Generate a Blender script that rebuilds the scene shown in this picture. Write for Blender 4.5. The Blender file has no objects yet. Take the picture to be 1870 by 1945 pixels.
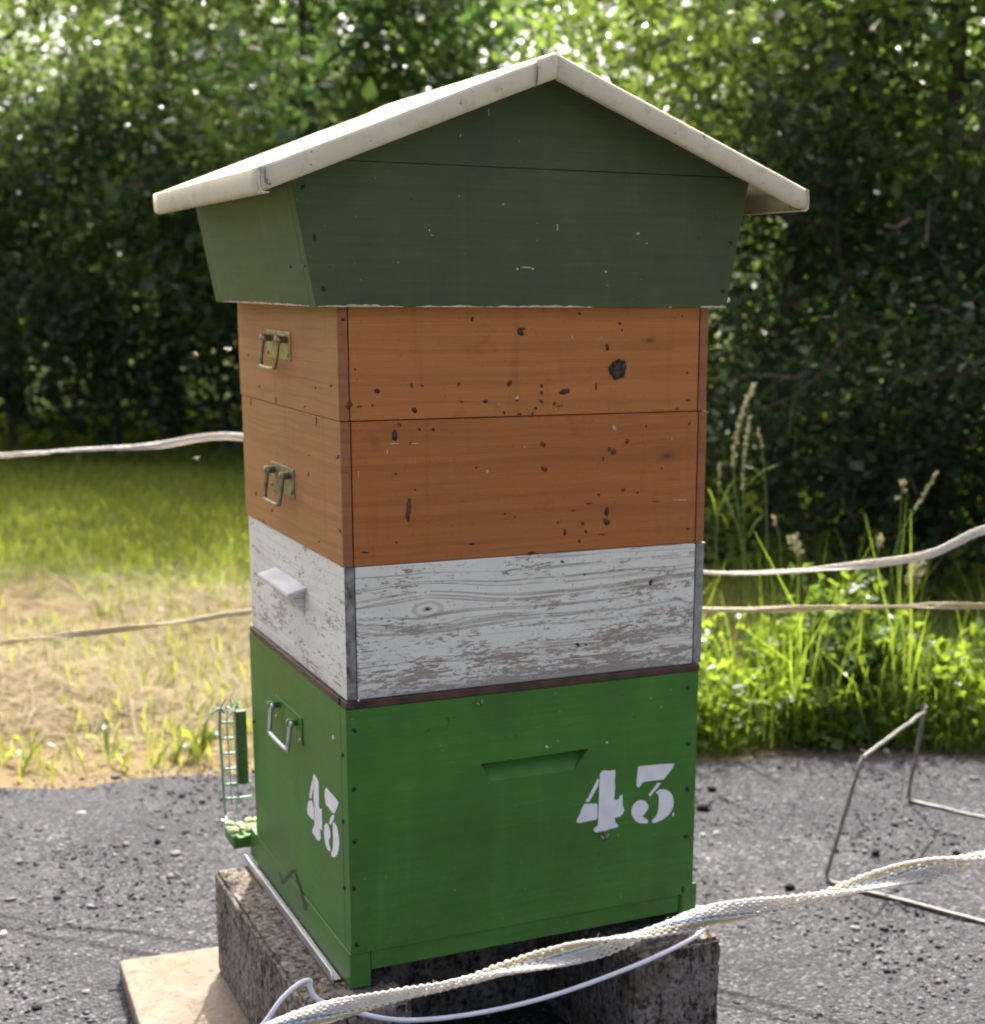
import bpy, bmesh, math, random
import numpy as np
from mathutils import Vector, Matrix, noise as mnoise

sc = bpy.context.scene
R = math.radians
# ------------------------------------------------------------------ camera
W, H, F = 1870.0, 1945.0, 2897.447
PX0, PY0 = W / 2 + 141.474, H / 2 + 207.965
CAM = np.array([-0.51926, -1.69655, 0.85351])
RX = np.array([0.90317752, -0.42918088, 0.00861074])
UX = np.array([0.0842796, 0.1969572, 0.97678289])
FX = np.array([0.42091249, 0.88148263, -0.21405851])
cd = bpy.data.cameras.new('camera')
cam = bpy.data.objects.new('camera', cd)
sc.collection.objects.link(cam)
cam.matrix_world = Matrix(((RX[0], UX[0], -FX[0], CAM[0]), (RX[1], UX[1], -FX[1], CAM[1]),
                           (RX[2], UX[2], -FX[2], CAM[2]), (0, 0, 0, 1)))
cd.sensor_fit = 'HORIZONTAL'
cd.sensor_width = 36
cd.lens = F / W * 36
cd.shift_x = -141.474 / W
cd.shift_y = 207.965 / W
cd.clip_start = 0.05
cd.clip_end = 3000
cd.dof.use_dof = True
cd.dof.focus_distance = 1.50
cd.dof.aperture_fstop = cd.lens / 7.0
sc.camera = cam
# ------------------------------------------------------------------ sky, sun, exposure
SUN_AZ, SUN_EL = math.atan2(0.42, 0.91), R(52)
w = bpy.data.worlds.new('World')
sc.world = w
w.use_nodes = True
nt = w.node_tree
sky = nt.nodes.new('ShaderNodeTexSky')
sky.sky_type = 'NISHITA'
sky.sun_disc = False
sky.sun_elevation = SUN_EL
sky.sun_rotation = SUN_AZ
sky.air_density = 0.35
sky.dust_density = 8.0
sky.ozone_density = 0.2
nt.links.new(sky.outputs[0], nt.nodes['Background'].inputs[0])
nt.nodes['Background'].inputs[1].default_value = 0.15
sl = bpy.data.lights.new('sun', 'SUN')
sl.energy = 2.75
sl.angle = R(0.5)
sl.color = (1.0, 0.975, 0.935)
so = bpy.data.objects.new('sun', sl)
sc.collection.objects.link(so)
SD = Vector((math.sin(SUN_AZ) * math.cos(SUN_EL), math.cos(SUN_AZ) * math.cos(SUN_EL), math.sin(SUN_EL)))
so.rotation_euler = SD.to_track_quat('Z', 'Y').to_euler()
so.location = (3, 6, 8)
vs = sc.view_settings
vs.view_transform = 'Standard'
vs.look = 'None'
vs.gamma = 1
vs.exposure = 1.95
vs.use_curve_mapping = False
sc.cycles.max_bounces = 8
sc.cycles.transparent_max_bounces = 8
sc.cycles.use_denoising = True

# ------------------------------------------------------------------ helpers
GZ = -0.2      # level of the gravel


def ray(px, py):
    return FX + RX * (px - PX0) / F - UX * (py - PY0) / F


def on(axis, px, py, v):
    """point where the sight line of a photo pixel meets the real plane axis = v"""
    d = ray(px, py)
    return CAM + d * ((v - CAM[axis]) / d[axis])


def ony(px, py, v=0.0): return on(1, px, py, v)
def onx(px, py, v=0.0): return on(0, px, py, v)
def onz(px, py, v=GZ): return on(2, px, py, v)
def ond(px, py, dep): return CAM + ray(px, py) * dep


def obj(name, me, mat, parent=None):
    o = bpy.data.objects.new(name, me)
    sc.collection.objects.link(o)
    if mat is not None and not me.materials:
        me.materials.append(mat)
    if parent is not None:      # every mesh keeps world coordinates, whatever its thing's base is
        o.parent = parent
        q = parent
        while q is not None:
            o.location -= q.location
            q = q.parent
    return o


def tag(o, label, cat, group=None):
    o['label'] = label
    o['category'] = cat
    if group:
        o['group'] = group
    return o


def thing(name, label, cat, loc=(0, 0, 0), group=None):
    o = bpy.data.objects.new(name, None)
    sc.collection.objects.link(o)
    o.location = loc
    o.empty_display_size = 0.05
    return tag(o, label, cat, group)


def kind(o, k):
    o['kind'] = k
    return o


def mesh(name, verts, faces, smooth=False):
    me = bpy.data.meshes.new(name)
    me.from_pydata([tuple(map(float, v)) for v in verts], [], faces)
    me.validate()
    if smooth:
        me.polygons.foreach_set('use_smooth', [True] * len(me.polygons))
    me.update()
    return me


def mesh_np(name, v, f, attrs=None, smooth=False):
    """fast mesh of uniform polygons: v (n,3), f (m,k)"""
    v = np.asarray(v, np.float32)
    f = np.asarray(f, np.int32)
    me = bpy.data.meshes.new(name)
    me.vertices.add(len(v))
    me.vertices.foreach_set('co', v.ravel())
    m, k = f.shape
    me.loops.add(m * k)
    me.loops.foreach_set('vertex_index', f.ravel())
    me.polygons.add(m)
    me.polygons.foreach_set('loop_start', np.arange(m, dtype=np.int32) * k)
    me.polygons.foreach_set('loop_total', np.full(m, k, np.int32))
    if smooth:
        me.polygons.foreach_set('use_smooth', np.ones(m, bool))
    if attrs:
        for nme, a in attrs.items():
            at = me.attributes.new(nme, 'FLOAT', 'POINT')
            at.data.foreach_set('value', np.asarray(a, np.float32))
    me.update(calc_edges=True)
    return me


def box_mesh(name, a, b, bev=0.0, segs=2, off=(0, 0, 0)):
    bm = bmesh.new()
    bmesh.ops.create_cube(bm, size=1)
    a = np.array(a, float) - off
    b = np.array(b, float) - off
    for v in bm.verts:
        for i in range(3):
            v.co[i] = a[i] if v.co[i] < 0 else b[i]
    if bev:
        bmesh.ops.bevel(bm, geom=bm.edges[:], offset=bev, segments=segs, affect='EDGES', profile=0.5)
    me = bpy.data.meshes.new(name)
    bm.to_mesh(me)
    bm.free()
    return me


def box(name, a, b, mat, parent=None, bev=0.0015, off=(0, 0, 0)):
    return obj(name, box_mesh(name, a, b, bev, off=off), mat, parent)


def prism(name, poly, n, thick, mat, parent=None, bev=0.0):
    """extrude a planar 3d polygon along n by thick"""
    poly = [Vector(map(float, p)) for p in poly]
    n = Vector(n).normalized() * thick
    bm = bmesh.new()
    vs_ = [bm.verts.new(p) for p in poly]
    f = bm.faces.new(vs_)
    r = bmesh.ops.extrude_face_region(bm, geom=[f])
    for e in r['geom']:
        if isinstance(e, bmesh.types.BMVert):
            e.co += n
    bmesh.ops.recalc_face_normals(bm, faces=bm.faces)
    if bev:
        bmesh.ops.bevel(bm, geom=bm.edges[:], offset=bev, segments=2, affect='EDGES', profile=0.5)
    me = bpy.data.meshes.new(name)
    bm.to_mesh(me)
    bm.free()
    return obj(name, me, mat, parent)


def smooth_path(pts, n):
    """Catmull-Rom through pts, n samples"""
    P = np.asarray(pts, float)
    P = np.vstack([2 * P[0] - P[1], P, 2 * P[-1] - P[-2]])
    out = []
    m = len(P) - 3
    for i in range(n):
        t = i / (n - 1) * m
        k = min(int(t), m - 1)
        t -= k
        p0, p1, p2, p3 = P[k:k + 4]
        out.append(0.5 * (2 * p1 + (p2 - p0) * t + (2 * p0 - 5 * p1 + 4 * p2 - p3) * t * t + (3 * p1 - p0 - 3 * p2 + p3) * t ** 3))
    return np.array(out)


def frames(P):
    T = np.gradient(P, axis=0)
    T /= np.linalg.norm(T, axis=1)[:, None] + 1e-12
    N = np.zeros_like(P)
    up = np.array([0, 0, 1.0]) if abs(T[0][2]) < .9 else np.array([1.0, 0, 0])
    n = up - T[0] * (up @ T[0])
    for i in range(len(P)):
        n = n - T[i] * (n @ T[i])
        n /= np.linalg.norm(n) + 1e-12
        N[i] = n
    return T, N, np.cross(T, N)


def tube_arrays(P, rad, sides=8, caps=True):
    P = np.asarray(P, float)
    n = len(P)
    rad = np.broadcast_to(np.asarray(rad, float), (n,))
    T, N, B = frames(P)
    a = np.arange(sides) * 2 * np.pi / sides
    V = P[:, None] + rad[:, None, None] * (np.cos(a)[None, :, None] * N[:, None] + np.sin(a)[None, :, None] * B[:, None])
    V = V.reshape(-1, 3)
    i = np.arange(n - 1)[:, None] * sides
    j = np.arange(sides)[None]
    k = (j + 1) % sides
    Fq = np.stack([i + j, i + k, i + sides + k, i + sides + j], -1).reshape(-1, 4)
    return V, Fq


def tubes_mesh(name, lst, sides=8):
    Vs, Fs, o = [], [], 0
    for P, r in lst:
        V, f = tube_arrays(P, r, sides)
        Vs.append(V)
        Fs.append(f + o)
        o += len(V)
    return mesh_np(name, np.vstack(Vs), np.vstack(Fs), smooth=True)


def tube(name, pts, r, mat, parent=None, sides=10, n=None):
    P = smooth_path(pts, n) if n else np.asarray(pts, float)
    V, Fq = tube_arrays(P, r, sides)
    me = mesh_np(name, V, Fq, smooth=True)
    bm = bmesh.new()
    bm.from_mesh(me)
    bmesh.ops.holes_fill(bm, edges=[e for e in bm.edges if e.is_boundary], sides=0)
    bm.to_mesh(me)
    bm.free()
    return obj(name, me, mat, parent)


# ------------------------------------------------------------------ node materials
class M:
    def __init__(s, name):
        s.m = bpy.data.materials.new(name)
        s.m.use_nodes = True
        s.t = s.m.node_tree
        s.b = s.t.nodes['Principled BSDF']
        s.out = s.t.nodes['Material Output']
        s._c = None

    def new(s, ty, **p):
        n = s.t.nodes.new(ty)
        for k, v in p.items():
            setattr(n, k, v)
        return n

    def put(s, inp, v):
        if isinstance(v, bpy.types.NodeSocket):
            s.t.links.new(v, inp)
        elif isinstance(v, (tuple, list)) and len(v) == 3 and inp.type == 'RGBA':
            inp.default_value = (*v, 1)
        else:
            inp.default_value = v

    def co(s, kind='Object'):
        if s._c is None:
            s._c = s.new('ShaderNodeTexCoord')
        return s._c.outputs[kind]

    def scale(s, v, sc_, loc=(0, 0, 0)):
        n = s.new('ShaderNodeMapping')
        s.put(n.inputs['Vector'], v)
        n.inputs['Scale'].default_value = sc_
        n.inputs['Location'].default_value = loc
        return n.outputs[0]

    def noise(s, v, scale=5, detail=3, rough=.55, dist=0.0):
        n = s.new('ShaderNodeTexNoise')
        s.put(n.inputs['Vector'], v)
        n.inputs['Scale'].default_value = scale
        n.inputs['Detail'].default_value = detail
        n.inputs['Roughness'].default_value = rough
        n.inputs['Distortion'].default_value = dist
        return n.outputs['Fac']

    def voro(s, v, scale=5, feature='F1', out='Distance'):
        n = s.new('ShaderNodeTexVoronoi', feature=feature)
        s.put(n.inputs['Vector'], v)
        n.inputs['Scale'].default_value = scale
        return n.outputs[out]

    def ramp(s, f, stops, mode='LINEAR'):
        n = s.new('ShaderNodeValToRGB')
        s.put(n.inputs[0], f)
        cr = n.color_ramp
        cr.interpolation = mode
        while len(cr.elements) < len(stops):
            cr.elements.new(.5)
        for e, (p, c) in zip(cr.elements, stops):
            e.position = p
            e.color = (*c, 1) if isinstance(c, (tuple, list)) else (c, c, c, 1)
        return n.outputs[0]

    def mix(s, f, a, b, mode='MIX'):
        n = s.new('ShaderNodeMix', data_type='RGBA', blend_type=mode)
        s.put(n.inputs[0], f)
        s.put(n.inputs[6], a)
        s.put(n.inputs[7], b)
        return n.outputs[2]

    def math(s, op, a, b=0.0, clamp=False):
        n = s.new('ShaderNodeMath', operation=op, use_clamp=clamp)
        s.put(n.inputs[0], a)
        s.put(n.inputs[1], b)
        return n.outputs[0]

    def sep(s, v):
        n = s.new('ShaderNodeSeparateXYZ')
        s.put(n.inputs[0], v)
        return n.outputs

    def comb(s, x, y, z):
        n = s.new('ShaderNodeCombineXYZ')
        for i, v in enumerate((x, y, z)):
            s.put(n.inputs[i], v)
        return n.outputs[0]

    def attr(s, name):
        n = s.new('ShaderNodeAttribute', attribute_name=name)
        return n.outputs['Fac']

    def bump(s, h, strength=.3, dist=.001):
        n = s.new('ShaderNodeBump')
        s.put(n.inputs['Height'], h)
        n.inputs['Strength'].default_value = strength
        n.inputs['Distance'].default_value = dist
        s.t.links.new(n.outputs[0], s.b.inputs['Normal'])
        return n.outputs[0]

    def done(s, col=None, rough=.6, spec=.4, metal=0.0):
        if col is not None:
            s.put(s.b.inputs['Base Color'], col)
        s.put(s.b.inputs['Roughness'], rough)
        s.put(s.b.inputs['Specular IOR Level'], spec)
        s.put(s.b.inputs['Metallic'], metal)
        return s.m


def grain(m, knots, sx=3.0, sz=70, axis='x'):
    """long wood fibres that swing round knots; returns (streak, ring, knotmask). pieces run along x or y"""
    P = m.co()
    o = m.sep(P)
    u = o[0] if axis == 'x' else o[1]
    z = o[2]
    v = z
    kd = None
    wob = m.math('MULTIPLY', m.math('SUBTRACT', m.noise(m.comb(u, 0.3, m.math('MULTIPLY', z, 3.0)), 5, 2), .5), .02)
    v = m.math('ADD', v, wob)
    for (ku, kz, s) in knots:
        du = m.math('SUBTRACT', u, ku)
        dz = m.math('SUBTRACT', z, kz)
        d2 = m.math('ADD', m.math('MULTIPLY', m.math('MULTIPLY', du, du), .18), m.math('MULTIPLY', dz, dz))
        e = m.math('POWER', 2.718, m.math('DIVIDE', d2, -s * s * 2.2))
        v = m.math('SUBTRACT', v, m.math('MULTIPLY', m.math('MULTIPLY', dz, e), .75))
        d1 = m.math('SQRT', m.math('ADD', m.math('MULTIPLY', m.math('MULTIPLY', du, du), .2), m.math('MULTIPLY', dz, dz)))
        k = m.math('SUBTRACT', 1.0, m.math('DIVIDE', d1, s * .55), True)
        kd = k if kd is None else m.math('MAXIMUM', kd, k)
    st = m.noise(m.comb(m.math('MULTIPLY', u, sx), 0.7, m.math('MULTIPLY', v, sz)), 1.0, 5, .62)
    rg = m.noise(m.comb(m.math('MULTIPLY', u, sx * .35), 4.7, m.math('MULTIPLY', v, sz * 2.6)), 1.0, 2, .5)
    return st, rg, (kd if kd is not None else 0.0)


def mat_orange(name, base, axis, knots, seed):
    m = M(name)
    st, rg, kd = grain(m, knots, 3.0, 55, axis)
    P = m.scale(m.co(), (1, 1, 1), (seed, seed * .7, seed * .3))
    big = m.noise(P, 7, 3)
    dark = tuple(c * .62 for c in base)
    lite = tuple(min(1, c * 1.14) for c in base)
    c = m.mix(m.ramp(st, [(.3, 0), (.72, 1)]), tuple(k * .8 for k in base), lite)
    c = m.mix(m.ramp(big, [(.35, 0), (.7, .6)]), c, base)
    c = m.mix(m.ramp(m.noise(P, 4.5, 2), [(.4, 0), (.65, .35)]), c, (base[0] * .95, base[1] * 1.15, base[2] * 1.2))
    c = m.mix(m.ramp(rg, [(.50, 0), (.62, .34)]), c, dark)
    o_ = m.sep(P)
    hair = m.noise(m.comb(m.math('MULTIPLY', o_[0] if axis == 'x' else o_[1], 7), 1.1, m.math('MULTIPLY', o_[2], 520)), 1, 3, .6)
    c = m.mix(m.ramp(hair, [(.46, 0), (.66, .42)]), c, dark)
    fine = m.noise(P, 260, 2)
    c = m.mix(m.ramp(fine, [(.66, 0), (.74, .4)]), c, (.05, .02, .012))
    c = m.mix(m.ramp(m.noise(P, 19, 4, .65), [(.6, 0), (.78, .45)]), c, tuple(k * .4 for k in base))
    # grime: faint vertical runs and rubbed pale places
    o = m.sep(P)
    runs = m.noise(m.comb(m.math('MULTIPLY', o[0], 60), m.math('MULTIPLY', o[1], 60), m.math('MULTIPLY', o[2], 5)), 1, 3)
    c = m.mix(m.ramp(runs, [(.58, 0), (.75, .28)]), c, tuple(k * .5 for k in base))
    c = m.mix(m.math('MULTIPLY', m.math('POWER', kd, 2.0), .8, True), c, (.03, .014, .008))
    m.bump(m.math('ADD', st, m.math('MULTIPLY', fine, .3)), .25, .0006)
    return m.done(c, m.ramp(big, [(.3, .48), (.7, .65)]), .3)


def mat_paint(name, base, rough=.45, spec=.5, wear=.5, axis='x', chip=(.45, .40, .30)):
    m = M(name)
    P = m.co()
    o = m.sep(P)
    u = o[0] if axis == 'x' else o[1]
    fib = m.noise(m.comb(m.math('MULTIPLY', u, 6), 0.0, m.math('MULTIPLY', o[2], 170)), 1, 4, .6)
    big = m.noise(P, 9, 4)
    c = m.mix(m.ramp(big, [(.3, 0), (.7, 1)]), tuple(k * .76 for k in base), tuple(min(1, k * 1.18) for k in base))
    c = m.mix(m.ramp(fib, [(.42, 0), (.68, .36)]), c, tuple(k * .6 for k in base))
    runs = m.noise(m.comb(m.math('MULTIPLY', u, 45), 0.3, m.math('MULTIPLY', o[2], 4)), 1, 3)
    c = m.mix(m.ramp(runs, [(.55, 0), (.8, .22)]), c, tuple(min(1, k * 1.5 + .01) for k in base))
    sp = m.noise(P, 130, 2, .5)
    c = m.mix(m.ramp(sp, [(.752 - .02 * wear, 0), (.78, .45)]), c, chip)
    dk = m.noise(m.scale(P, (1, 1, 1), (3.1, 1.2, 7)), 85, 3, .6)
    c = m.mix(m.ramp(dk, [(.68, 0), (.75, .55)]), c, tuple(k * .35 for k in base))
    # rain-splashed dust low down, greasy darker patches where hands lift it
    dz = m.ramp(o[2], [(.0, .85), (.10, .35), (.22, 0)])
    dust = m.math('MULTIPLY', dz, m.ramp(m.noise(P, 160, 4, .7), [(.5, 0), (.66, .55)]))
    c = m.mix(dust, c, (.14, .13, .09))
    c = m.mix(m.ramp(m.noise(m.scale(P, (1, 1, 1), (9, 4, 2)), 14, 5, .65), [(.56, 0), (.76, .3)]), c, tuple(k * .55 for k in base))
    m.bump(m.math('ADD', m.math('MULTIPLY', fib, 1.0), m.math('MULTIPLY', m.noise(P, 220, 3), .5)), .38, .0006)
    return m.done(c, m.ramp(big, [(.3, rough - .07), (.7, rough + .1)]), spec)


def mat_flaking(name, axis, knots, cover, seed=0.0, lines=.8, grad=.9, grey=.5):
    """white paint worn off along the grain"""
    m = M(name)
    st, rg, kd = grain(m, knots, 4.5, 46, axis)
    P = m.scale(m.co(), (1, 1, 1), (seed, seed, 0))
    o = m.sep(P)
    big = m.noise(P, 8, 4, .6)
    u = o[0] if axis == 'x' else o[1]
    flake = m.noise(m.comb(m.math('MULTIPLY', u, 55), .4, m.math('MULTIPLY', o[2], 300)), 1, 4, .7, .8)
    chips = m.noise(m.comb(m.math('MULTIPLY', u, 120), 1.4, m.math('MULTIPLY', o[2], 420)), 1, 3, .7)
    fine = m.noise(m.comb(m.math('MULTIPLY', u, 12), 2.4, m.math('MULTIPLY', o[2], 420)), 1, 3, .6)
    wood = m.mix(st, (.25, .20, .15), (.54, .46, .36))
    wood = m.mix(m.ramp(big, [(.35, 0), (.65, .6)]), wood, (.42, .38, .32))
    wood = m.mix(m.ramp(fine, [(.48, 0), (.68, .6)]), wood, (.17, .135, .11))
    paint = m.mix(big, (.70, .69, .60), (.82, .81, .71))
    paint = m.mix(m.ramp(m.noise(P, 30, 3), [(.5, 0), (.75, .35)]), paint, (.60, .635, .54))
    k = m.math('ADD', m.math('MULTIPLY', flake, .55), m.math('MULTIPLY', chips, .30))
    k = m.math('ADD', k, m.math('MULTIPLY', st, .15))
    pat = m.noise(m.comb(m.math('MULTIPLY', u, 9), .1, m.math('MULTIPLY', o[2], 26)), 1, 3, .55)
    k = m.math('ADD', k, m.math('MULTIPLY', m.math('SUBTRACT', pat, .5), .42))
    k = m.math('ADD', k, m.math('MULTIPLY', m.math('SUBTRACT', o[2], .45), grad))
    k = m.math('ADD', k, cover)
    mask = m.ramp(k, [(.485, 0), (.515, 1)])
    # hairline gaps where the hard grain pushes the paint off, broken up along their length
    brk = m.noise(m.comb(m.math('MULTIPLY', u, 30), 3.3, m.math('MULTIPLY', o[2], 60)), 1, 2)
    line = m.math('MULTIPLY', m.ramp(rg, [(.515, 0), (.55, 1), (.60, .1)]), m.ramp(brk, [(.30, 0), (.42, 1)]))
    mask = m.math('SUBTRACT', mask, m.math('MULTIPLY', line, lines), True)
    c = m.mix(mask, wood, paint)
    rim = m.ramp(k, [(.455, 0), (.482, .5), (.505, 0)])
    c = m.mix(rim, c, (.13, .11, .095))
    c = m.mix(m.ramp(m.noise(P, 240, 2), [(.67, 0), (.73, .7)]), c, (.06, .052, .045))
    c = m.mix(m.ramp(m.noise(P, 70, 4, .7), [(.6, 0), (.75, .4)]), c, (.20, .18, .16))
    if knots:
        kd = m.math('ADD', kd, m.math('MULTIPLY', m.math('SUBTRACT', m.noise(P, 90, 3), .5), .42))
        c = m.mix(m.ramp(kd, [(.06, 0), (.2, .4), (.34, .35), (.46, 0), (.62, 0), (.8, .7)]), c, (.30, .21, .14))
        c = m.mix(m.ramp(kd, [(.82, 0), (.95, .9)]), c, (.06, .036, .022))
    edge = m.ramp(m.math('ADD', o[2], m.math('MULTIPLY', big, .03)), [(.385, grey), (.405, 0)])
    c = m.mix(edge, c, (.34, .33, .32))
    m.bump(m.math('ADD', m.math('MULTIPLY', mask, 1.0), m.math('MULTIPLY', st, .7)), .5, .0008)
    return m.done(c, m.math('ADD', .55, m.math('MULTIPLY', mask, .1)), .3)


def mat_simple(name, base, rough=.5, spec=.4, metal=0.0, var=.25, scale=60, bump=.15):
    m = M(name)
    P = m.co()
    n = m.noise(P, scale, 4)
    c = m.mix(m.ramp(n, [(.3, 0), (.7, 1)]), tuple(k * (1 - var) for k in base), tuple(min(1, k * (1 + var)) for k in base))
    if bump:
        m.bump(n, bump, .0006)
    return m.done(c, rough, spec, metal)


def mat_leaf(name, c0, c1, trans, tcol, rough=.35, spec=.5):
    m = M(name)
    r = m.attr('rnd')
    big = m.noise(m.co(), 1.3, 2)
    f = m.math('ADD', m.math('MULTIPLY', r, .6), m.math('MULTIPLY', big, .5), True)
    c = m.mix(f, c0, c1)
    tr = m.new('ShaderNodeBsdfTranslucent')
    m.put(tr.inputs[0], m.mix(f, tuple(k * .6 for k in tcol), tcol))
    m.done(c, rough, spec)
    mx = m.new('ShaderNodeMixShader')
    mx.inputs[0].default_value = trans
    m.t.links.new(m.b.outputs[0], mx.inputs[1])
    m.t.links.new(tr.outputs[0], mx.inputs[2])
    m.t.links.new(mx.outputs[0], m.out.inputs['Surface'])
    return m.m


# colours of the things themselves, but sky sheen painted into the orange sides
ORANGE = (.48, .178, .046)
m_or_f1 = mat_orange('stained_pine', ORANGE, 'x', [(.40, .79, .012)], 1.3)
m_or_f2 = mat_orange('stained_pine_lower', (.43, .146, .037), 'x', [(.43, .645, .02)], 5.1)
m_or_s = mat_orange('stained_pine_side_sheen', (.43, .185, .066), 'y', [], 2.2)  # same stain as the fronts, paled by sky reflection painted into the colour
m_or_e = mat_orange('stained_end_grain', (.34, .125, .050), 'x', [], 3.7)
m_wh_f = mat_flaking('flaking_white_paint', 'x', [(.105, .4726, .020)], .05, 0.0, .95, .8)
m_wh_s = mat_flaking('worn_white_paint', 'y', [], .085, 2.0, .3, .3, .2)
m_wh_e = mat_simple('grey_end_grain', (.21, .205, .195), .8, .2, var=.75, scale=70, bump=.6)
m_wh_e2 = mat_simple('pale_grey_end_grain', (.27, .265, .25), .7, .3, var=.4, scale=60, bump=.4)
m_green = mat_paint('green_gloss_paint', (.058, .180, .026), .5, .32, 0.1)
m_green_y = mat_paint('green_gloss_paint_side', (.058, .180, .026), .5, .32, 0.1, 'y')
m_roofg = mat_paint('olive_green_paint', (.066, .100, .040), .55, .3, .1)
m_roofg_y = mat_paint('olive_green_paint_side', (.066, .100, .040), .55, .3, .1, 'y')
m_chip = mat_simple('bare_chipped_wood', (.52, .46, .34), .8, .2, var=.35, scale=140)
m_cream = None


def make_cream():
    m = M('cream_sheet_metal')
    P = m.co()
    n = m.noise(P, 14, 4)
    c = m.mix(n, (.58, .525, .385), (.70, .645, .49))
    d = m.noise(P, 45, 4, .7)
    c = m.mix(m.ramp(d, [(.56, 0), (.78, .5)]), c, (.32, .27, .18))
    sp = m.noise(m.scale(P, (1, 1, 1), (4, 2, 1)), 120, 2)
    c = m.mix(m.ramp(sp, [(.70, 0), (.74, .7)]), c, (.12, .10, .07))
    c = m.mix(m.ramp(m.noise(P, 9, 5, .7), [(.52, 0), (.72, .35)]), c, (.36, .30, .19))
    m.bump(m.noise(P, 25, 3), .12, .001)
    return m.done(c, .75, .08)


m_cream = make_cream()
m_brown = mat_simple('brown_wood_strip', (.070, .033, .024), .55, .4, var=.6, scale=40, bump=.4)
m_numw = mat_simple('white_stencil_paint', (.78, .775, .77), .6, .3, var=.06, scale=50)
m_brass = mat_simple('tarnished_brass', (.36, .29, .16), .42, .5, .85, .35, 90)
m_brass2 = mat_simple('dull_brass', (.26, .22, .14), .5, .5, .8, .4, 90)
m_steel = mat_simple('galvanised_steel', (.55, .57, .60), .35, .5, .8, .15, 90)
m_dark = mat_simple('dark_screw', (.018, .022, .016), .5, .4, 0, .3, 200)
m_resin = mat_simple('dark_propolis', (.030, .012, .007), .45, .5, 0, .5, 300)
m_resin2 = mat_simple('brown_stain', (.13, .045, .02), .6, .3, 0, .4, 300)
m_alu = mat_simple('aluminium', (.62, .64, .68), .38, .5, .9, .15, 40)
m_cable = mat_simple('white_cable', (.70, .70, .74), .45, .5, 0, .08, 40)
m_wire = mat_simple('rusty_wire', (.20, .185, .165), .55, .4, .3, .5, 120, .3)
m_meshw = mat_simple('green_coated_wire', (.22, .33, .25), .4, .5, 0, .3, 60)
m_tape = mat_leaf('white_polytape', (.76, .74, .69), (.82, .80, .75), .42, (.92, .88, .80), .5, .3)
m_tapey = mat_leaf('aged_polytape', (.60, .54, .38), (.68, .62, .46), .4, (.74, .64, .42), .55, .3)
m_blue = mat_simple('blue_thread', (.12, .30, .44), .5, .4, 0, .3, 160)
m_crumb = mat_simple('pale_moss', (.50, .52, .30), .8, .2, 0, .5, 60)


def make_concrete():
    m = M('weathered_concrete')
    P = m.co()
    big = m.noise(P, 11, 5, .65)
    c = m.mix(m.ramp(big, [(.34, 0), (.66, 1)]), (.11, .09, .07), (.31, .275, .225))
    c = m.mix(m.ramp(m.noise(P, 75, 5, .75), [(.46, 0), (.62, .75)]), c, (.44, .405, .345))
    c = m.mix(m.ramp(m.noise(m.scale(P, (1, 1, .6), (3, 1, 2)), 110, 4, .75), [(.5, 0), (.6, .9)]), c, (.022, .017, .013))
    c = m.mix(m.ramp(m.noise(P, 17, 3), [(.52, 0), (.72, .6)]), c, (.15, .10, .052))
    c = m.mix(m.ramp(m.noise(P, 30, 4, .7), [(.6, 0), (.72, .5)]), c, (.22, .23, .22))
    pit = m.voro(P, 130, 'F1')
    h = m.math('ADD', m.math('MULTIPLY', m.noise(P, 80, 6, .75), 1.2), m.math('MULTIPLY', pit, .7))
    m.bump(h, 1.0, .008)
    return m.done(c, .95, .1)


def make_stone():
    m = M('pale_stone_slab')
    P = m.co()
    big = m.noise(P, 9, 5, .65)
    c = m.mix(m.ramp(big, [(.3, 0), (.7, 1)]), (.18, .143, .10), (.215, .19, .158))
    wv = m.noise(P, 16, 5, .65, 1.8)
    c = m.mix(m.ramp(wv, [(.485, 0), (.5, .75), (.515, 0)]), c, (.085, .062, .042))
    c = m.mix(m.ramp(m.noise(P, 60, 4, .7), [(.52, 0), (.7, .6)]), c, (.12, .10, .075))
    c = m.mix(m.ramp(m.noise(P, 26, 4, .7), [(.56, 0), (.72, .5)]), c, (.25, .23, .20))
    m.bump(m.math('ADD', m.noise(P, 40, 5), m.math('MULTIPLY', m.noise(P, 180, 3), .4)), .6, .004)
    return m.done(c, .95, .05)


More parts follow.
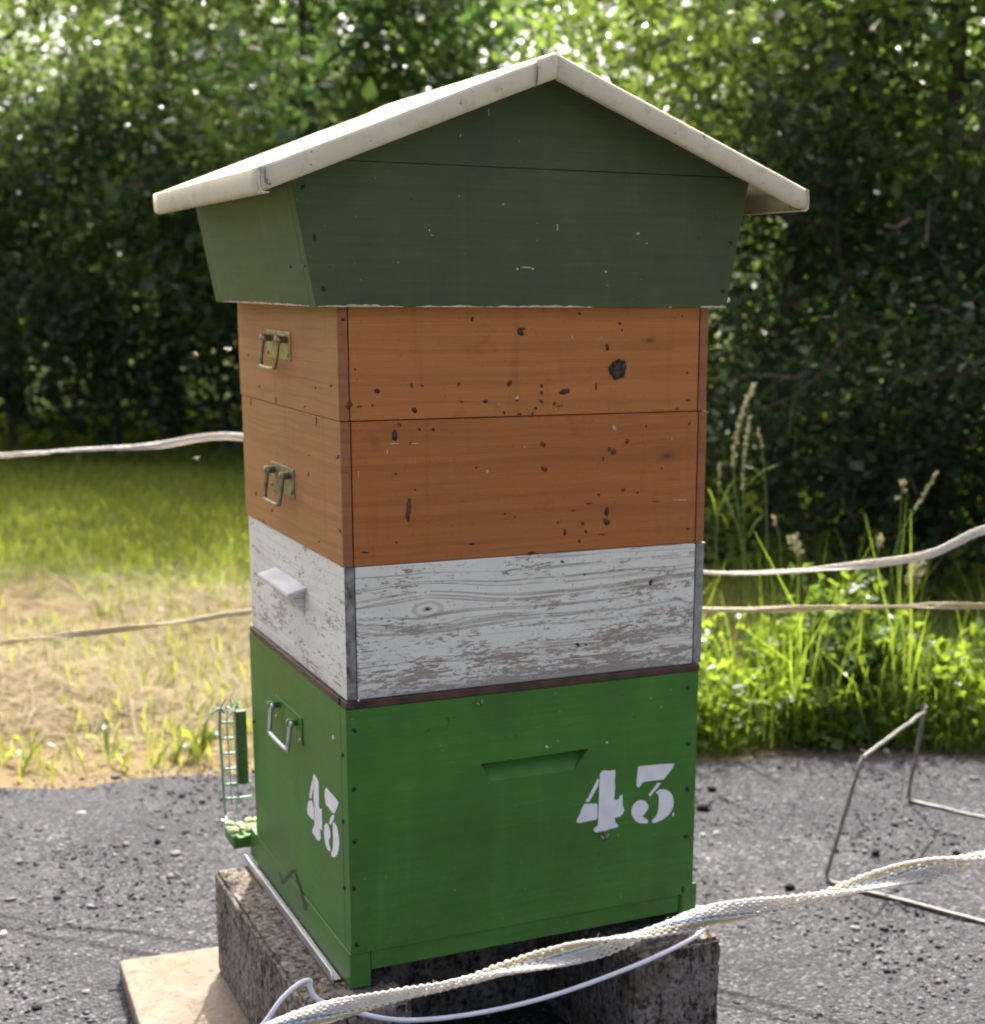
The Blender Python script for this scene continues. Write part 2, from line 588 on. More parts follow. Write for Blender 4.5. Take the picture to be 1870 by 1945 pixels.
def make_gravel_ground():
    m = M('gravelled_tarmac')
    P = m.co()
    v = m.voro(P, 150, 'F1', 'Color')
    d = m.voro(P, 150, 'F1')
    s = m.sep(v)
    c = m.ramp(s[0], [(0, (.030, .031, .034)), (.45, (.074, .075, .081)), (.85, (.120, .121, .127)), (1, (.24, .235, .235))])
    c = m.mix(m.ramp(d, [(.45, 0), (.75, .8)]), c, (.028, .028, .030))
    fine = m.noise(P, 260, 3, .65)
    c = m.mix(m.ramp(fine, [(.4, .5), (.6, 0)]), c, (.055, .055, .058))
    big = m.noise(P, 3.2, 4)
    c = m.mix(m.ramp(big, [(.35, .45), (.6, 0)]), c, (.062, .061, .064))
    c = m.mix(m.ramp(m.noise(P, 6, 4), [(.55, 0), (.75, .35)]), c, (.135, .13, .132))
    c = m.mix(m.ramp(m.noise(P, 1.7, 5, .65, .6), [(.5, 0), (.62, .45)]), c, (.045, .046, .050))
    crk = m.noise(m.scale(P, (1, 2.2, 1), (2, 5, 0)), 2.4, 5, .6, .9)
    c = m.mix(m.ramp(crk, [(.492, 0), (.5, .7), (.508, 0)]), c, (.022, .022, .024))
    h = m.math('SUBTRACT', m.math('MULTIPLY', fine, .5), d)
    m.bump(h, .9, .006)
    return m.done(c, .95, .1)


def make_pebble():
    m = M('pebble')
    r = m.attr('rnd')
    c = m.ramp(r, [(0, (.014, .014, .016)), (.22, (.036, .036, .040)), (.5, (.082, .082, .088)), (.8, (.135, .134, .137)), (.93, (.18, .168, .15)), (1, (.29, .28, .27))])
    m.bump(m.noise(m.co(), 350, 3), .4, .002)
    return m.done(c, .9, .12)


def make_soil():
    m = M('meadow_soil')
    P = m.co()
    o = m.sep(P)
    n = m.noise(P, 2.2, 5, .6)
    fib = m.noise(P, 60, 4, .7)
    tan = m.mix(fib, (.09, .065, .034), (.25, .19, .10))
    grn = m.mix(fib, (.05, .075, .014), (.17, .21, .04))
    # dry mown strip near the gravel, living lawn behind
    f = m.math('ADD', m.math('MULTIPLY', m.math('SUBTRACT', m.math('ADD', o[1], m.math('MULTIPLY', o[0], .33)), 4.25), .9), m.math('MULTIPLY', m.math('SUBTRACT', n, .5), 3.0))
    f = m.math('MAXIMUM', f, m.math('MULTIPLY', m.math('SUBTRACT', m.math('SUBTRACT', o[0], m.math('MULTIPLY', o[1], .12)), 1.9), 2.0))
    c = m.mix(m.math('ADD', f, .5, True), tan, grn)
    c = m.mix(m.ramp(m.noise(P, 9, 4), [(.55, 0), (.7, .6)]), c, grn)
    m.bump(fib, .6, .02)
    return m.done(c, .95, .1)


m_conc, m_stone, m_grav, m_peb, m_soil = make_concrete(), make_stone(), make_gravel_ground(), make_pebble(), make_soil()
m_bark = mat_simple('bark', (.085, .065, .05), .9, .2, 0, .5, 14, .6)
m_leafA = mat_leaf('leaf_fresh', (.035, .075, .014), (.075, .13, .022), .5, (.33, .47, .10), .20, 1.0)
m_leafA2 = mat_leaf('leaf_glowing', (.035, .080, .016), (.075, .135, .026), .5, (.34, .50, .08), .2, .9)
m_leafB = mat_leaf('leaf_cool', (.022, .060, .020), (.055, .105, .032), .45, (.24, .42, .09), .17, 1.0)
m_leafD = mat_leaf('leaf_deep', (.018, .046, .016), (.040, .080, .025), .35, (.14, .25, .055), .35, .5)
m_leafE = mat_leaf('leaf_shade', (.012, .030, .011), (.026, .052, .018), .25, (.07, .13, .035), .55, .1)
m_grass = mat_leaf('grass_blade', (.08, .12, .018), (.21, .25, .036), .45, (.50, .56, .07), .4, .4)
m_hay = mat_leaf('dry_hay', (.14, .112, .056), (.34, .295, .175), .3, (.30, .26, .14), .7, .15)
m_weed = mat_leaf('weed_leaf', (.040, .095, .014), (.095, .17, .024), .5, (.42, .56, .05), .33, .5)
m_weed2 = mat_leaf('bush_leaf', (.025, .065, .012), (.06, .12, .020), .42, (.24, .38, .045), .35, .5)
m_stem = mat_leaf('grass_stem', (.15, .22, .05), (.20, .27, .07), .35, (.34, .44, .10), .4, .4)
m_seed = mat_leaf('seed_head', (.33, .30, .17), (.50, .46, .30), .4, (.45, .42, .22), .6, .3)

# ================================================================== THE SETTING
rng = np.random.default_rng(43)
EX = np.array([-6, -4, -1.5, -.265, .17, 1.236, 1.863, 3.5, 6, 9])
EY = np.array([2.7, 2.4, 1.95, 1.69, 1.59, 1.251, .997, .33, -.7, -2])


def edge_y(x):
    return np.interp(x, EX, EY) + .018 * np.sin(np.asarray(x) * 9) + .012 * np.sin(np.asarray(x) * 23 + 1)


def ground_z(x, y):
    k = np.clip((y - edge_y(x)) / .5, 0, 1)
    r = np.hypot(x, y)
    return GZ - .014 + k * (.02 * np.sin(x * 1.7 + .4) * np.sin(y * 1.3) + .012 * np.sin(x * 4.1 + y * 3.3)) * np.clip(1.5 - r / 30, 0, 1)


gx = np.unique(np.concatenate([-np.geomspace(8, 1600, 16), np.arange(-8, 12.01, .2), np.geomspace(12, 1600, 16)]))
gy = np.unique(np.concatenate([-np.geomspace(6, 1600, 16), np.arange(-6, 16.01, .2), np.geomspace(16, 1600, 16)]))
X, Y = np.meshgrid(gx, gy, indexing='ij')
V = np.stack([X, Y, ground_z(X, Y)], -1).reshape(-1, 3)
ii, jj = np.meshgrid(np.arange(len(gx) - 1), np.arange(len(gy) - 1), indexing='ij')
b = (ii * len(gy) + jj).ravel()
kind(obj('ground', mesh_np('ground', V, np.stack([b, b + len(gy), b + len(gy) + 1, b + 1], 1), smooth=True), m_soil), 'structure')

xs = np.arange(-6, 9.001, .05)
ys = np.linspace(0, 1, 60) ** .8
Xg = np.repeat(xs[:, None], 60, 1)
Yg = -5 + (edge_y(xs)[:, None] + 5) * ys[None]
Zg = GZ + .003 * np.sin(Xg * 11) * np.sin(Yg * 8) + .0015 * np.sin(Xg * 37 + Yg * 29)
Zg[:, -1] -= .02
V = np.stack([Xg, Yg, Zg], -1).reshape(-1, 3)
ii, jj = np.meshgrid(np.arange(len(xs) - 1), np.arange(59), indexing='ij')
b = (ii * 60 + jj).ravel()
kind(obj('gravel_ground', mesh_np('gravel_ground', V, np.stack([b, b + 60, b + 61, b + 1], 1), smooth=True), m_grav), 'structure')

# loose pebbles on it
bm = bmesh.new()
bmesh.ops.create_icosphere(bm, subdivisions=1, radius=1)
ICO = np.array([v.co[:] for v in bm.verts])
ICF = np.array([[v.index for v in f.verts] for f in bm.faces])
bm.free()


def blobs(name, C_, S_, rnd, jit=.28, seed=1):
    g = np.random.default_rng(seed)
    n = len(C_)
    nv = len(ICO)
    a = g.random(n) * 6.283
    J = ICO[None] * (1 + jit * (g.random((n, nv, 1)) - .5) * 2)
    J = J * S_[:, None, :]
    ca, sa = np.cos(a)[:, None], np.sin(a)[:, None]
    x = J[..., 0] * ca - J[..., 1] * sa
    y = J[..., 0] * sa + J[..., 1] * ca
    Vv = np.stack([x, y, J[..., 2]], -1) + C_[:, None]
    Ff = ICF[None] + (np.arange(n) * nv)[:, None, None]
    return mesh_np(name, Vv.reshape(-1, 3), Ff.reshape(-1, 3), {'rnd': np.repeat(rnd, nv)}, smooth=True)


n = 24000
px_ = rng.random(n) * 3.4 - 1.0
py_ = rng.random(n) ** .85 * 2.4 - .75
k = py_ < edge_y(px_) - .005
px_, py_ = px_[k], py_[k]
n = len(px_)
s_ = .0017 + .0032 * rng.random(n) ** 2.4 + (rng.random(n) < .03) * .0045 * rng.random(n)
big_ = rng.random(n) < .006
s_ = np.where(big_, rng.uniform(.006, .0105, n), s_)
r_ = np.where(big_, rng.uniform(.84, 1.0, n), np.clip(rng.normal(.5, .26, n), 0, 1))
kind(obj('pebbles', blobs('pebbles', np.stack([px_, py_, GZ + s_ * .15], 1),
     np.stack([s_ * 1.25, s_ * (.8 + .4 * rng.random(n)), s_ * .62], 1), r_, .3, 3), m_peb), 'stuff')
tag_ = bpy.data.objects['pebbles']
tag_['label'] = 'loose grey and pale pebbles scattered over the gravelled ground'
# dark crumbs of earth and tar near the hive (a few lumps one can see)
for i, (qx, qy, s, lb) in enumerate([
        (1335, 1537, .012, 'flat dark lump on the gravel touching the right edge of the green box'),
        (1798, 1415, .013, 'black lump on the gravel edge under the weeds at the right'),
        (1660, 1622, .009, 'dark crumb on the gravel between the two wire feet'),
        (1500, 1688, .009, 'dark crumb just left of the front wire foot'),
        (1585, 1617, .007, 'tiny dark crumb beside the front wire upright'),
        (1350, 1500, .009, 'small dark crumb right of the green box at number height'),
        (300, 1600, .007, 'small dark crumb on the sunny gravel left of the hive'),
        (1480, 1460, .007, 'small dark crumb on the far gravel below the weeds'),
        (1815, 1622, .007, 'dark crumb above the front tape at the right edge')]):
    p = onz(qx, qy)
    me = blobs('lump', np.array([[p[0], p[1], GZ + s * .4]]), np.array([[s * 1.4, s, s * .7]]), np.array([0.0]), .35, 50 + i)
    tag(obj('earth_lump', me, m_peb), lb, 'lump', 'dark earth crumbs on the gravel')


# ------------------------------------------------------------------ leaves and blades
def nrm(v):
    return v / (np.linalg.norm(v, axis=-1, keepdims=True) + 1e-9)


def leaf_arrays(Cn, L, Wd, g, up=.7, droop=.3, fold=.25):
    n = len(Cn)
    N = nrm(g.normal(size=(n, 3)) + np.array([0, 0, up]))
    T = g.normal(size=(n, 3)) + np.array([0, 0, -droop])
    T = nrm(T - N * (T * N).sum(1, keepdims=True))
    S = np.cross(N, T)
    L = np.broadcast_to(L, (n,))[:, None]
    Wd = np.broadcast_to(Wd, (n,))[:, None]
    mid = Cn + T * L * .1
    Vv = np.stack([Cn - T * L * .5, mid + S * Wd * .5 + N * Wd * fold, Cn + T * L * .5, mid - S * Wd * .5 + N * Wd * fold], 1)
    i = np.arange(n)[:, None] * 4
    Ff = np.concatenate([i + [0, 1, 2], i + [0, 2, 3]], 1).reshape(-1, 3)
    return Vv.reshape(-1, 3), Ff


def leaf_mesh(name, Cn, L, Wd, g, **k):
    v, f = leaf_arrays(Cn, L, Wd, g, **k)
    return mesh_np(name, v, f, {'rnd': np.repeat(g.random(len(Cn)), 4)})


def blade_mesh(name, B, az, L, Wd, bend, g, lean=None):
    """curved grass blades: base B, heading az, length L, width, bend 0 upright .. 1.5 lying"""
    n = len(B)
    t = np.array([0, .5, 1.0])
    th = lean[:, None] + bend[:, None] * t[None]
    d = np.stack([np.sin(th) * np.cos(az)[:, None], np.sin(th) * np.sin(az)[:, None], np.cos(th)], -1)
    p0 = B
    p1 = B + d[:, 0] * L[:, None] * .5
    p2 = p1 + d[:, 1] * L[:, None] * .5
    s = np.stack([-np.sin(az + g.normal(0, .5, n)), np.cos(az), np.zeros(n)], -1) * Wd[:, None] * .5
    V_ = np.stack([p0 - s * .8, p0 + s * .8, p1 - s, p1 + s, p2 - s * .15, p2 + s * .15], 1)
    i = np.arange(n)[:, None] * 6
    F_ = np.concatenate([i + [0, 1, 3, 2], i + [2, 3, 5, 4]], 1).reshape(-1, 4)
    return mesh_np(name, V_.reshape(-1, 3), F_, {'rnd': np.repeat(g.random(n), 6)})


def in_view(x, y, z=0.0, m=1000):
    d = np.stack([x - CAM[0], y - CAM[1], np.broadcast_to(z, np.shape(x)) - CAM[2]], -1)
    dep = d @ FX
    q = PX0 + F * (d @ RX) / np.maximum(dep, .01)
    return (dep > .3) & (q > -m) & (q < W + m)


def meadow(n, ymax, g, xr=(-2.5, 6.5)):
    """random ground points beyond the gravel, denser near the camera"""
    y = 1.0 + (ymax - 1.0) * g.random(n) ** 1.5
    x = xr[0] + (xr[1] - xr[0]) * g.random(n)
    k = (y > edge_y(x) + .01) & in_view(x, y)
    return x[k], y[k]


g = np.random.default_rng(7)
# dry hay lying in a mat
x, y = meadow(190000, 6.2, g, (-4.0, 6.5))
u = y + .33 * x
f = np.clip((4.4 - u) * 1.6 + g.normal(0, .35, len(x)), 0, 1) * np.clip((u - 1.62) * 2.2, .12, 1)
wv = .5 + .5 * np.sin(x * 3.1 + 1.3 * np.sin(y * 2.3)) * np.sin(y * 4.7 + x)
k = g.random(len(x)) < f * (.45 + .55 * wv) * np.clip((1.75 + .12 * y - x) * 2.5, .06, 1)
x, y = x[k], y[k]
n = len(x)
L = g.uniform(.05, .2, n)
kind(obj('dry_hay', blade_mesh('dry_hay', np.stack([x, y, ground_z(x, y) + g.random(n) ** 1.6 * (.012 + .05 * np.clip(np.sin(x * 11 + 2 * np.sin(y * 7)) * np.sin(y * 9 + 1.7 * np.sin(x * 6)), 0, 1))], 1), g.random(n) * 6.283, L,
     g.uniform(.002, .0048, n), g.normal(.15, .25, n), g, lean=g.normal(1.42, .16, n)), m_hay), 'stuff')['label'] = 'dry tan cut hay lying on the meadow behind the gravel'
# living grass
x, y = meadow(300000, 11.5, g, (-4.0, 8.0))
u = y + .33 * x
fr = np.exp(-np.maximum(y - edge_y(x), 0) / .2) * .26 * (.25 + .75 * (np.sin(x * 6.1) * np.sin(x * 17 + 1) > -.15))
pat = .5 + .5 * np.sin(x * 2.1 + y * 1.1 + 2 * np.sin(x * .9)) * np.sin(y * 1.9 - x * .7)
f = np.clip((u - 4.0) * 1.3 + .35 * g.normal(size=len(x)), 0, 1) + fr + .42 * pat + np.clip((x - 1.6 - .12 * y) * 2, 0, .9)
k = g.random(len(x)) < f * .8
x, y, u = x[k], y[k], u[k]
n = len(x)
nearf = np.exp(-np.maximum(y - edge_y(x), 0) / .2)
L = g.uniform(.035, .085, n) * (1 + .6 * nearf * g.random(n))
kind(obj('lawn_grass', blade_mesh('lawn_grass', np.stack([x, y, ground_z(x, y) - .004], 1), g.random(n) * 6.283, L,
     g.uniform(.003, .006, n) * (1 + .06 * y), np.abs(g.normal(.5, .4, n)), g, lean=np.abs(g.normal(.25, .25, n))), m_grass), 'stuff')['label'] = 'short green lawn grass with sunlit patches before the trees'


# ------------------------------------------------------------------ trees
def tree_parts(base, height, rad, nleaf, seed, leaf=.062, low=.06, mat=None, trunk_r=.09, name='broadleaf_tree', label='', group=None, up=1.15, lean=(0, 0), sig=.17, nlimb=26, topw=.12):
    g = np.random.default_rng(seed)
    base = np.array(base, float)
    t = thing(name, label, 'tree' if 'tree' in name else 'shrub', base, group)
    h = np.linspace(0, 1, 9)
    tr = base + np.stack([lean[0] * h + .10 * np.cumsum(g.normal(0, .35, 9)) * h, lean[1] * h + .10 * np.cumsum(g.normal(0, .35, 9)) * h, height * .93 * h], 1)
    obj('trunk', tubes_mesh('trunk', [(smooth_path(tr, 22), trunk_r * (1 - .85 * np.linspace(0, 1, 22)))], 9), m_bark, t)
    limbs, cl, wt = [], [], []
    for i in range(nlimb):
        hf = low + (1 - low) * ((i + g.random()) / nlimb)
        p = np.array([np.interp(hf, h, tr[:, c]) for c in range(3)])
        az = i * 2.4 + g.normal(0, .4)
        el = g.uniform(.05, .8) if hf < .8 else g.uniform(.4, 1.2)
        prof = (.55 + .9 * hf * (1 - hf) * 2) * (1.05 - .55 * max(0, hf - .6))
        ln = rad * prof * g.uniform(.75, 1.15)
        d = np.array([math.cos(az) * math.cos(el), math.sin(az) * math.cos(el), math.sin(el)])
        q = [p]
        for s in range(4):
            d = nrm(d + g.normal(0, .16, 3) + np.array([0, 0, -.06]))
            q.append(q[-1] + d * ln / 4)
        P = smooth_path(q, 9)
        limbs.append((P, trunk_r * .34 * (1 - .5 * hf) * (1 - .85 * np.linspace(0, 1, 9))))
        for s in range(7):
            a = P[g.integers(2, 9)]
            dd = nrm(g.normal(size=3) + d * .7)
            e = a + dd * ln * g.uniform(.15, .38)
            limbs.append((np.stack([a, (a + e) / 2 + g.normal(0, .02, 3), e]), np.array([.007, .005, .002])))
            cl += [e, (a + e) / 2]
            wt += [1.0, .6]
    obj('branches', tubes_mesh('branches', limbs, 5), m_bark, t)
    cl = np.array(cl)
    wt = np.array(wt) * g.exponential(1.0, len(wt)) * np.where(cl[:, 2] > 3.4, topw, 1.0)
    c = cl[g.choice(len(cl), nleaf, p=wt / wt.sum())] + g.normal(0, sig, (nleaf, 3)) * np.array([1, 1, .8])
    c = c[c[:, 2] > GZ + .02]
    L_ = leaf * np.clip(g.lognormal(-.12, .34, len(c)), .4, 2.0)
    obj('crown', leaf_mesh('crown', c, L_, L_ * g.uniform(.5, .72, len(c)), g, up=up, droop=.5), mat, t)
    return t


def at_ground(px, dep):
    p = ond(px, 900, dep)
    return np.array([p[0], p[1], GZ - .03])


TR = [  # photo column, depth, height, radius, leaves, material, what it looks like
    (-420, 11.2, 5.2, 1.7, 14000, m_leafB, 'broad tree outside the left edge, leaves hanging low'),
    (40, 11.6, 5.8, 1.5, 14000, m_leafA, 'tree with yellow-green leaves at the far left of the wood edge'),
    (330, 10.9, 5.6, 1.4, 14500, m_leafA, 'bright leafy tree above the sunlit lawn, left of the hive roof'),
    (600, 10.2, 5.6, 1.4, 16000, m_leafB, 'glossy blue-green tree directly above the left roof slope'),
    (860, 10.4, 5.2, 1.1, 12500, m_leafB, 'dark glossy tree behind the left of the roof ridge'),
    (1300, 9.0, 5.6, 1.05, 12500, m_leafA2, 'dense tree behind the right roof slope'),
    (1480, 7.4, 3.9, 1.1, 13500, m_leafA2, 'tree with glowing yellow-green leaves right of the roof'),
    (1770, 6.7, 3.5, 1.15, 14000, m_leafA2, 'dark leafy tree with small sky holes at the right edge'),
    (2120, 6.4, 3.5, 1.4, 14000, m_leafB, 'dark tree just beyond the right edge of the wood'),
    (-150, 14.2, 6.2, 1.9, 12000, m_leafA, 'tall light green tree behind the left front row'),
    (200, 14.6, 6.4, 1.8, 13000, m_leafB, 'tall back-row tree seen between the left front trees'),
    (500, 13.6, 6.0, 1.7, 13000, m_leafA, 'back-row tree showing pale between the left crowns'),
    (730, 13.8, 6.2, 1.4, 12000, m_leafA, 'tall back-row tree left of the bright sky gap'),
    (1420, 12.6, 7.0, 1.4, 11000, m_leafA, 'tall back-row tree right of the bright sky gap'),
    (1640, 11.6, 6.4, 1.6, 13000, m_leafA, 'back-row tree behind the right front trees'),
    (1980, 11.2, 6.4, 1.8, 11000, m_leafB, 'back-row tree behind the right picture edge'),
    (0, 18.5, 8.0, 2.3, 7000, m_leafA, 'far tree deep in the wood at the left'),
    (400, 19.0, 8.0, 2.3, 7000, m_leafB, 'far tree deep in the wood left of the roof'),
    (640, 18.5, 8.0, 2.0, 7000, m_leafA, 'far tree deep in the wood above the left roof slope'),
    (1560, 17.5, 8.0, 2.0, 7000, m_leafB, 'far tree deep in the wood above the right roof slope'),
    (1800, 16.5, 8.0, 2.3, 7000, m_leafA, 'far tree deep in the wood at the right'),
]
for i, (px, dep, h, r, nl, mt, lb) in enumerate(TR):
    tree_parts(at_ground(px, dep), h, r, nl, 100 + i, mat=mt, label=lb, group='trees of the wood edge',
               trunk_r=.085 if dep > 10 else .06, leaf=(.11 if dep > 16 else .072 if dep > 10 else .060) * (.8, 1.05, .9, 1.15, .95)[i % 5], low=.30 if dep < 7.5 else .10, sig=.2 if dep < 16 else .3, topw=.22 if dep < 7.5 else .34 if dep < 12 and px < 700 else .12 if dep < 12 else .08)
SH = [(-250, 10.2, 1.9, 1.1), (30, 10.1, 1.9, .95), (230, 10.0, 2.0, .9), (430, 9.8, 1.8, .9), (640, 9.9, 1.7, .9), (860, 9.7, 1.6, .9),
      (1090, 9.2, 1.75, .85), (1290, 7.9, 1.7, .8), (1460, 6.6, 1.65, .8), (1620, 5.9, 1.55, .75), (1790, 5.5, 1.45, .7), (1980, 5.3, 1.5, .8),
      (120, 12.6, 2.0, 1.1), (560, 12.4, 2.0, 1.1), (980, 11.8, 2.1, 1.1), (1400, 10.4, 2.0, 1.0), (1700, 9.4, 2.0, 1.0)]
SL = ['outside the left edge', 'at the far left by the lawn', 'left of the hive above the lawn', 'just left of the hive box', 'hidden behind the left of the hive',
      'behind the middle of the hive', 'behind the right half of the hive', 'just right of the roof skirt', 'right of the orange boxes', 'above the tall weeds',
      'near the right picture edge', 'outside the right edge', 'in the second row at the far left', 'in the second row behind the roof eave', 'in the second row below the ridge',
      'in the second row right of the roof', 'in the second row at the right']
for i, ((px, dep, h, r), lb) in enumerate(zip(SH, SL)):
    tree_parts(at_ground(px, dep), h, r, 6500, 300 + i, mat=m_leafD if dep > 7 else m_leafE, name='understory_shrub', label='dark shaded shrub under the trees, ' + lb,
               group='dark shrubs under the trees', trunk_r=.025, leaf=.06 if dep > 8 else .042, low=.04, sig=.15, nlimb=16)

g = np.random.default_rng(77)
cl = []
for q0, q1, d0, d1, k_ in ((-2600, -560, 13.5, 11.8, 70), (2330, 3600, 7.2, 6.6, 44)):
    for j in range(k_):
        f_ = g.random()
        p = at_ground(q0 + (q1 - q0) * f_, d0 + (d1 - d0) * f_ + g.uniform(0, 3.5))
        for h_ in np.arange(.3, g.uniform(2.5, 5.0), .42):
            cl.append(p + np.array([g.normal(0, .45), g.normal(0, .45), h_]))
cl = np.array(cl)
c = np.repeat(cl, 42, 0) + g.normal(0, .26, (len(cl) * 42, 3))
c = c[c[:, 2] > GZ + .03]
L = .085 * np.clip(g.lognormal(-.1, .3, len(c)), .4, 2)
kind(obj('wood_beyond', leaf_mesh('wood_beyond', c, L, L * .62, g, up=1.1, droop=.5), m_leafB), 'stuff')['label'] = 'leafy wood edge continuing beyond both sides of the picture'

# ------------------------------------------------------------------ weeds by the gravel, right of the hive
g = np.random.default_rng(21)
n = 4600
x = g.uniform(.75, 3.3, n)
off = g.random(n) ** 1.5 * .75
y = edge_y(x) + .02 + off
hgt = (.10 + .36 * g.random(n) ** 1.7) * (.72 + .42 * np.sin(x * 5.3 + 1) * np.sin(x * 13.7) + .25 * np.sin(x * 31)) * np.exp(-off * .9) * np.where(x < .95, .6, 1)
kind(obj('weed_grass', blade_mesh('weed_grass', np.stack([x, y, ground_z(x, y)], 1), g.random(n) * 6.283, hgt * 1.25,
     g.uniform(.0025, .006, n), np.abs(g.normal(.7, .5, n)), g, lean=np.abs(g.normal(.12, .14, n))), m_weed), 'stuff')['label'] = 'lush sunlit weed grass along the gravel edge right of the hive'
n = 14000
x = g.uniform(.75, 3.3, n)
off = g.random(n) ** 1.3 * .6
y = edge_y(x) + .0 + off
z = GZ + g.random(n) ** 1.2 * (.20 + .06 * np.sin(x * 7)) * np.exp(-off)
L = g.uniform(.010, .040, n) * (.7 + .5 * np.sin(x * 9) ** 2)
kind(obj('ground_ivy', leaf_mesh('ground_ivy', np.stack([x, y, z], 1), L, L * .75, g, up=.8), m_weed), 'stuff')['label'] = 'small round weed leaves massed at the foot of the weed grass'


def leafy_plant(name, base, h, r, nl, L, seed, mat, label, group=None, ratio=.55, stems=7):
    g = np.random.default_rng(seed)
    base = np.array(base, float)
    t = thing(name, label, 'plant', base, group)
    st, pts = [], []
    for i in range(stems):
        az = i * 2.4 + g.normal(0, .3)
        e = base + np.array([math.cos(az) * r * g.uniform(.3, 1), math.sin(az) * r * g.uniform(.3, 1), h * g.uniform(.6, 1.05)])
        m_ = (base + e) / 2 + np.array([0, 0, h * .16])
        P = smooth_path([base, m_, e], 10)
        st.append((P, np.linspace(.004, .0012, 10)))
        pts.append(P[2:])
    obj('stems', tubes_mesh('stems', st, 5), m_weed, t)
    pts = np.vstack(pts)
    c = pts[g.integers(0, len(pts), nl)] + g.normal(0, r * .17, (nl, 3))
    c[:, 2] = np.maximum(c[:, 2], GZ + .01)
    l = L * g.uniform(.6, 1.3, nl)
    obj('leaves', leaf_mesh('leaves', c, l, l * ratio, g, up=.9, droop=.3), mat, t)
    return t


p = onz(1600, 1400)
leafy_plant('leafy_weed', (p[0] + .03, p[1] + .07, GZ - .01), 0.36, .15, 900, .038, 5, m_weed2, 'bushy dark green weed rising in the middle of the weeds', ratio=.7, stems=9)
p = onz(1800, 1405)
leafy_plant('leafy_weed', (p[0], p[1] + .10, GZ - .01), .22, .13, 330, .040, 6, m_weed, 'lighter bushy weed behind the bent wire stand', ratio=.75, stems=9)
p = onz(1440, 1405)
leafy_plant('leafy_weed', (p[0], p[1] + .12, GZ - .01), .20, .12, 300, .034, 8, m_weed, 'low bushy weed close to the right side of the hive', ratio=.6, stems=9)
for k_, (qx, dy, hh, rr, nn, ll, lb) in enumerate([
        (1350, .05, .16, .08, 220, .026, 'small-leaved low weed touching the right edge of the green box'),
        (1395, .22, .24, .10, 220, .032, 'upright leafy weed behind the low weeds next to the hive'),
        (1520, .06, .17, .09, 260, .024, 'small round-leaved weed at the gravel edge below the rope'),
        (1560, .24, .30, .10, 240, .036, 'tall leafy weed just left of the bushy dark one'),
        (1690, .08, .20, .10, 260, .03, 'pale green weed at the gravel edge left of the wire stand'),
        (1730, .26, .30, .12, 240, .038, 'tall loose weed behind the wire stand'),
        (1860, .09, .20, .10, 240, .03, 'leafy weed at the right picture edge by the gravel')]):
    p = onz(qx, 1408)
    leafy_plant('leafy_weed', (p[0], p[1] + dy, GZ - .01), hh, rr, nn, ll, 60 + k_, m_weed, lb, ratio=.5 + .06 * (k_ % 4), stems=8)
p = onz(1990, 1405)
leafy_plant('leafy_weed', (p[0], p[1] + .1, GZ - .01), .25, .13, 300, .04, 9, m_weed, 'bushy weed just outside the right edge', ratio=.65, stems=9)


def broad_leaf(P, wid, g):
    """one big leaf blade along path P as arrays"""
    n = len(P)
    T, N, B = frames(P)
    w_ = wid * np.sin(np.linspace(.12, math.pi - .02, n)) ** .8
    rows = []
    for u_, c in ((-1, .22), (-.5, .05), (0, 0), (.5, .05), (1, .22)):
        rows.append(P + B * (u_ * w_)[:, None] + N * (c * w_)[:, None] * (1 + .3 * np.sin(np.linspace(0, 9, n)))[:, None])
    V_ = np.stack(rows, 1).reshape(-1, 3)
    i, j = np.meshgrid(np.arange(n - 1), np.arange(4), indexing='ij')
    b_ = (i * 5 + j).ravel()
    return V_, np.stack([b_, b_ + 1, b_ + 6, b_ + 5], 1)


def dock(px, py, tips, label, seed, group='broad-leaved plants by the gravel', behind=.06):
    g = np.random.default_rng(seed)
    p = onz(px, py)
    p = np.array([p[0], p[1] + behind, GZ - .012])
    t = thing('broadleaf_plant', label, 'plant', p, group)
    dep = (p - CAM) @ FX
    for (tx, ty, wd) in tips:
        e = ond(tx, ty, dep + g.normal(0, .03))
        m_ = (p + e) / 2 + np.array([0, 0, .03])
        V_, F_ = broad_leaf(smooth_path([p, m_, e], 9), wd, g)
        obj('leaf', mesh_np('leaf', V_, F_, {'rnd': np.full(len(V_), g.random())}, smooth=True), m_weed, t)
    return t


dock(385, 1450, [(345, 1395, .014), (400, 1385, .019), (365, 1425, .012), (420, 1400, .016), (318, 1438, .010), (405, 1352, .013)],
     'broad-leaved green plant at the gravel edge beside the wire guard', 1)
dock(60, 1462, [(25, 1400, .009), (80, 1385, .009), (10, 1440, .008), (110, 1420, .007)], 'small leafy tuft at the left picture edge by the gravel', 2)
dock(215, 1455, [(195, 1372, .006), (240, 1368, .007), (160, 1400, .006), (285, 1405, .006)], 'pale upright leafy tuft in the middle of the left gravel edge', 3)


def T_STALK(q, k, g):
    """spread the spikelets between the stem samples"""
    d = np.gradient(q, axis=0) if len(q) > 1 else np.zeros_like(q)
    return np.repeat(d, k, 0) * g.uniform(-.5, .5, (len(q) * k, 1))


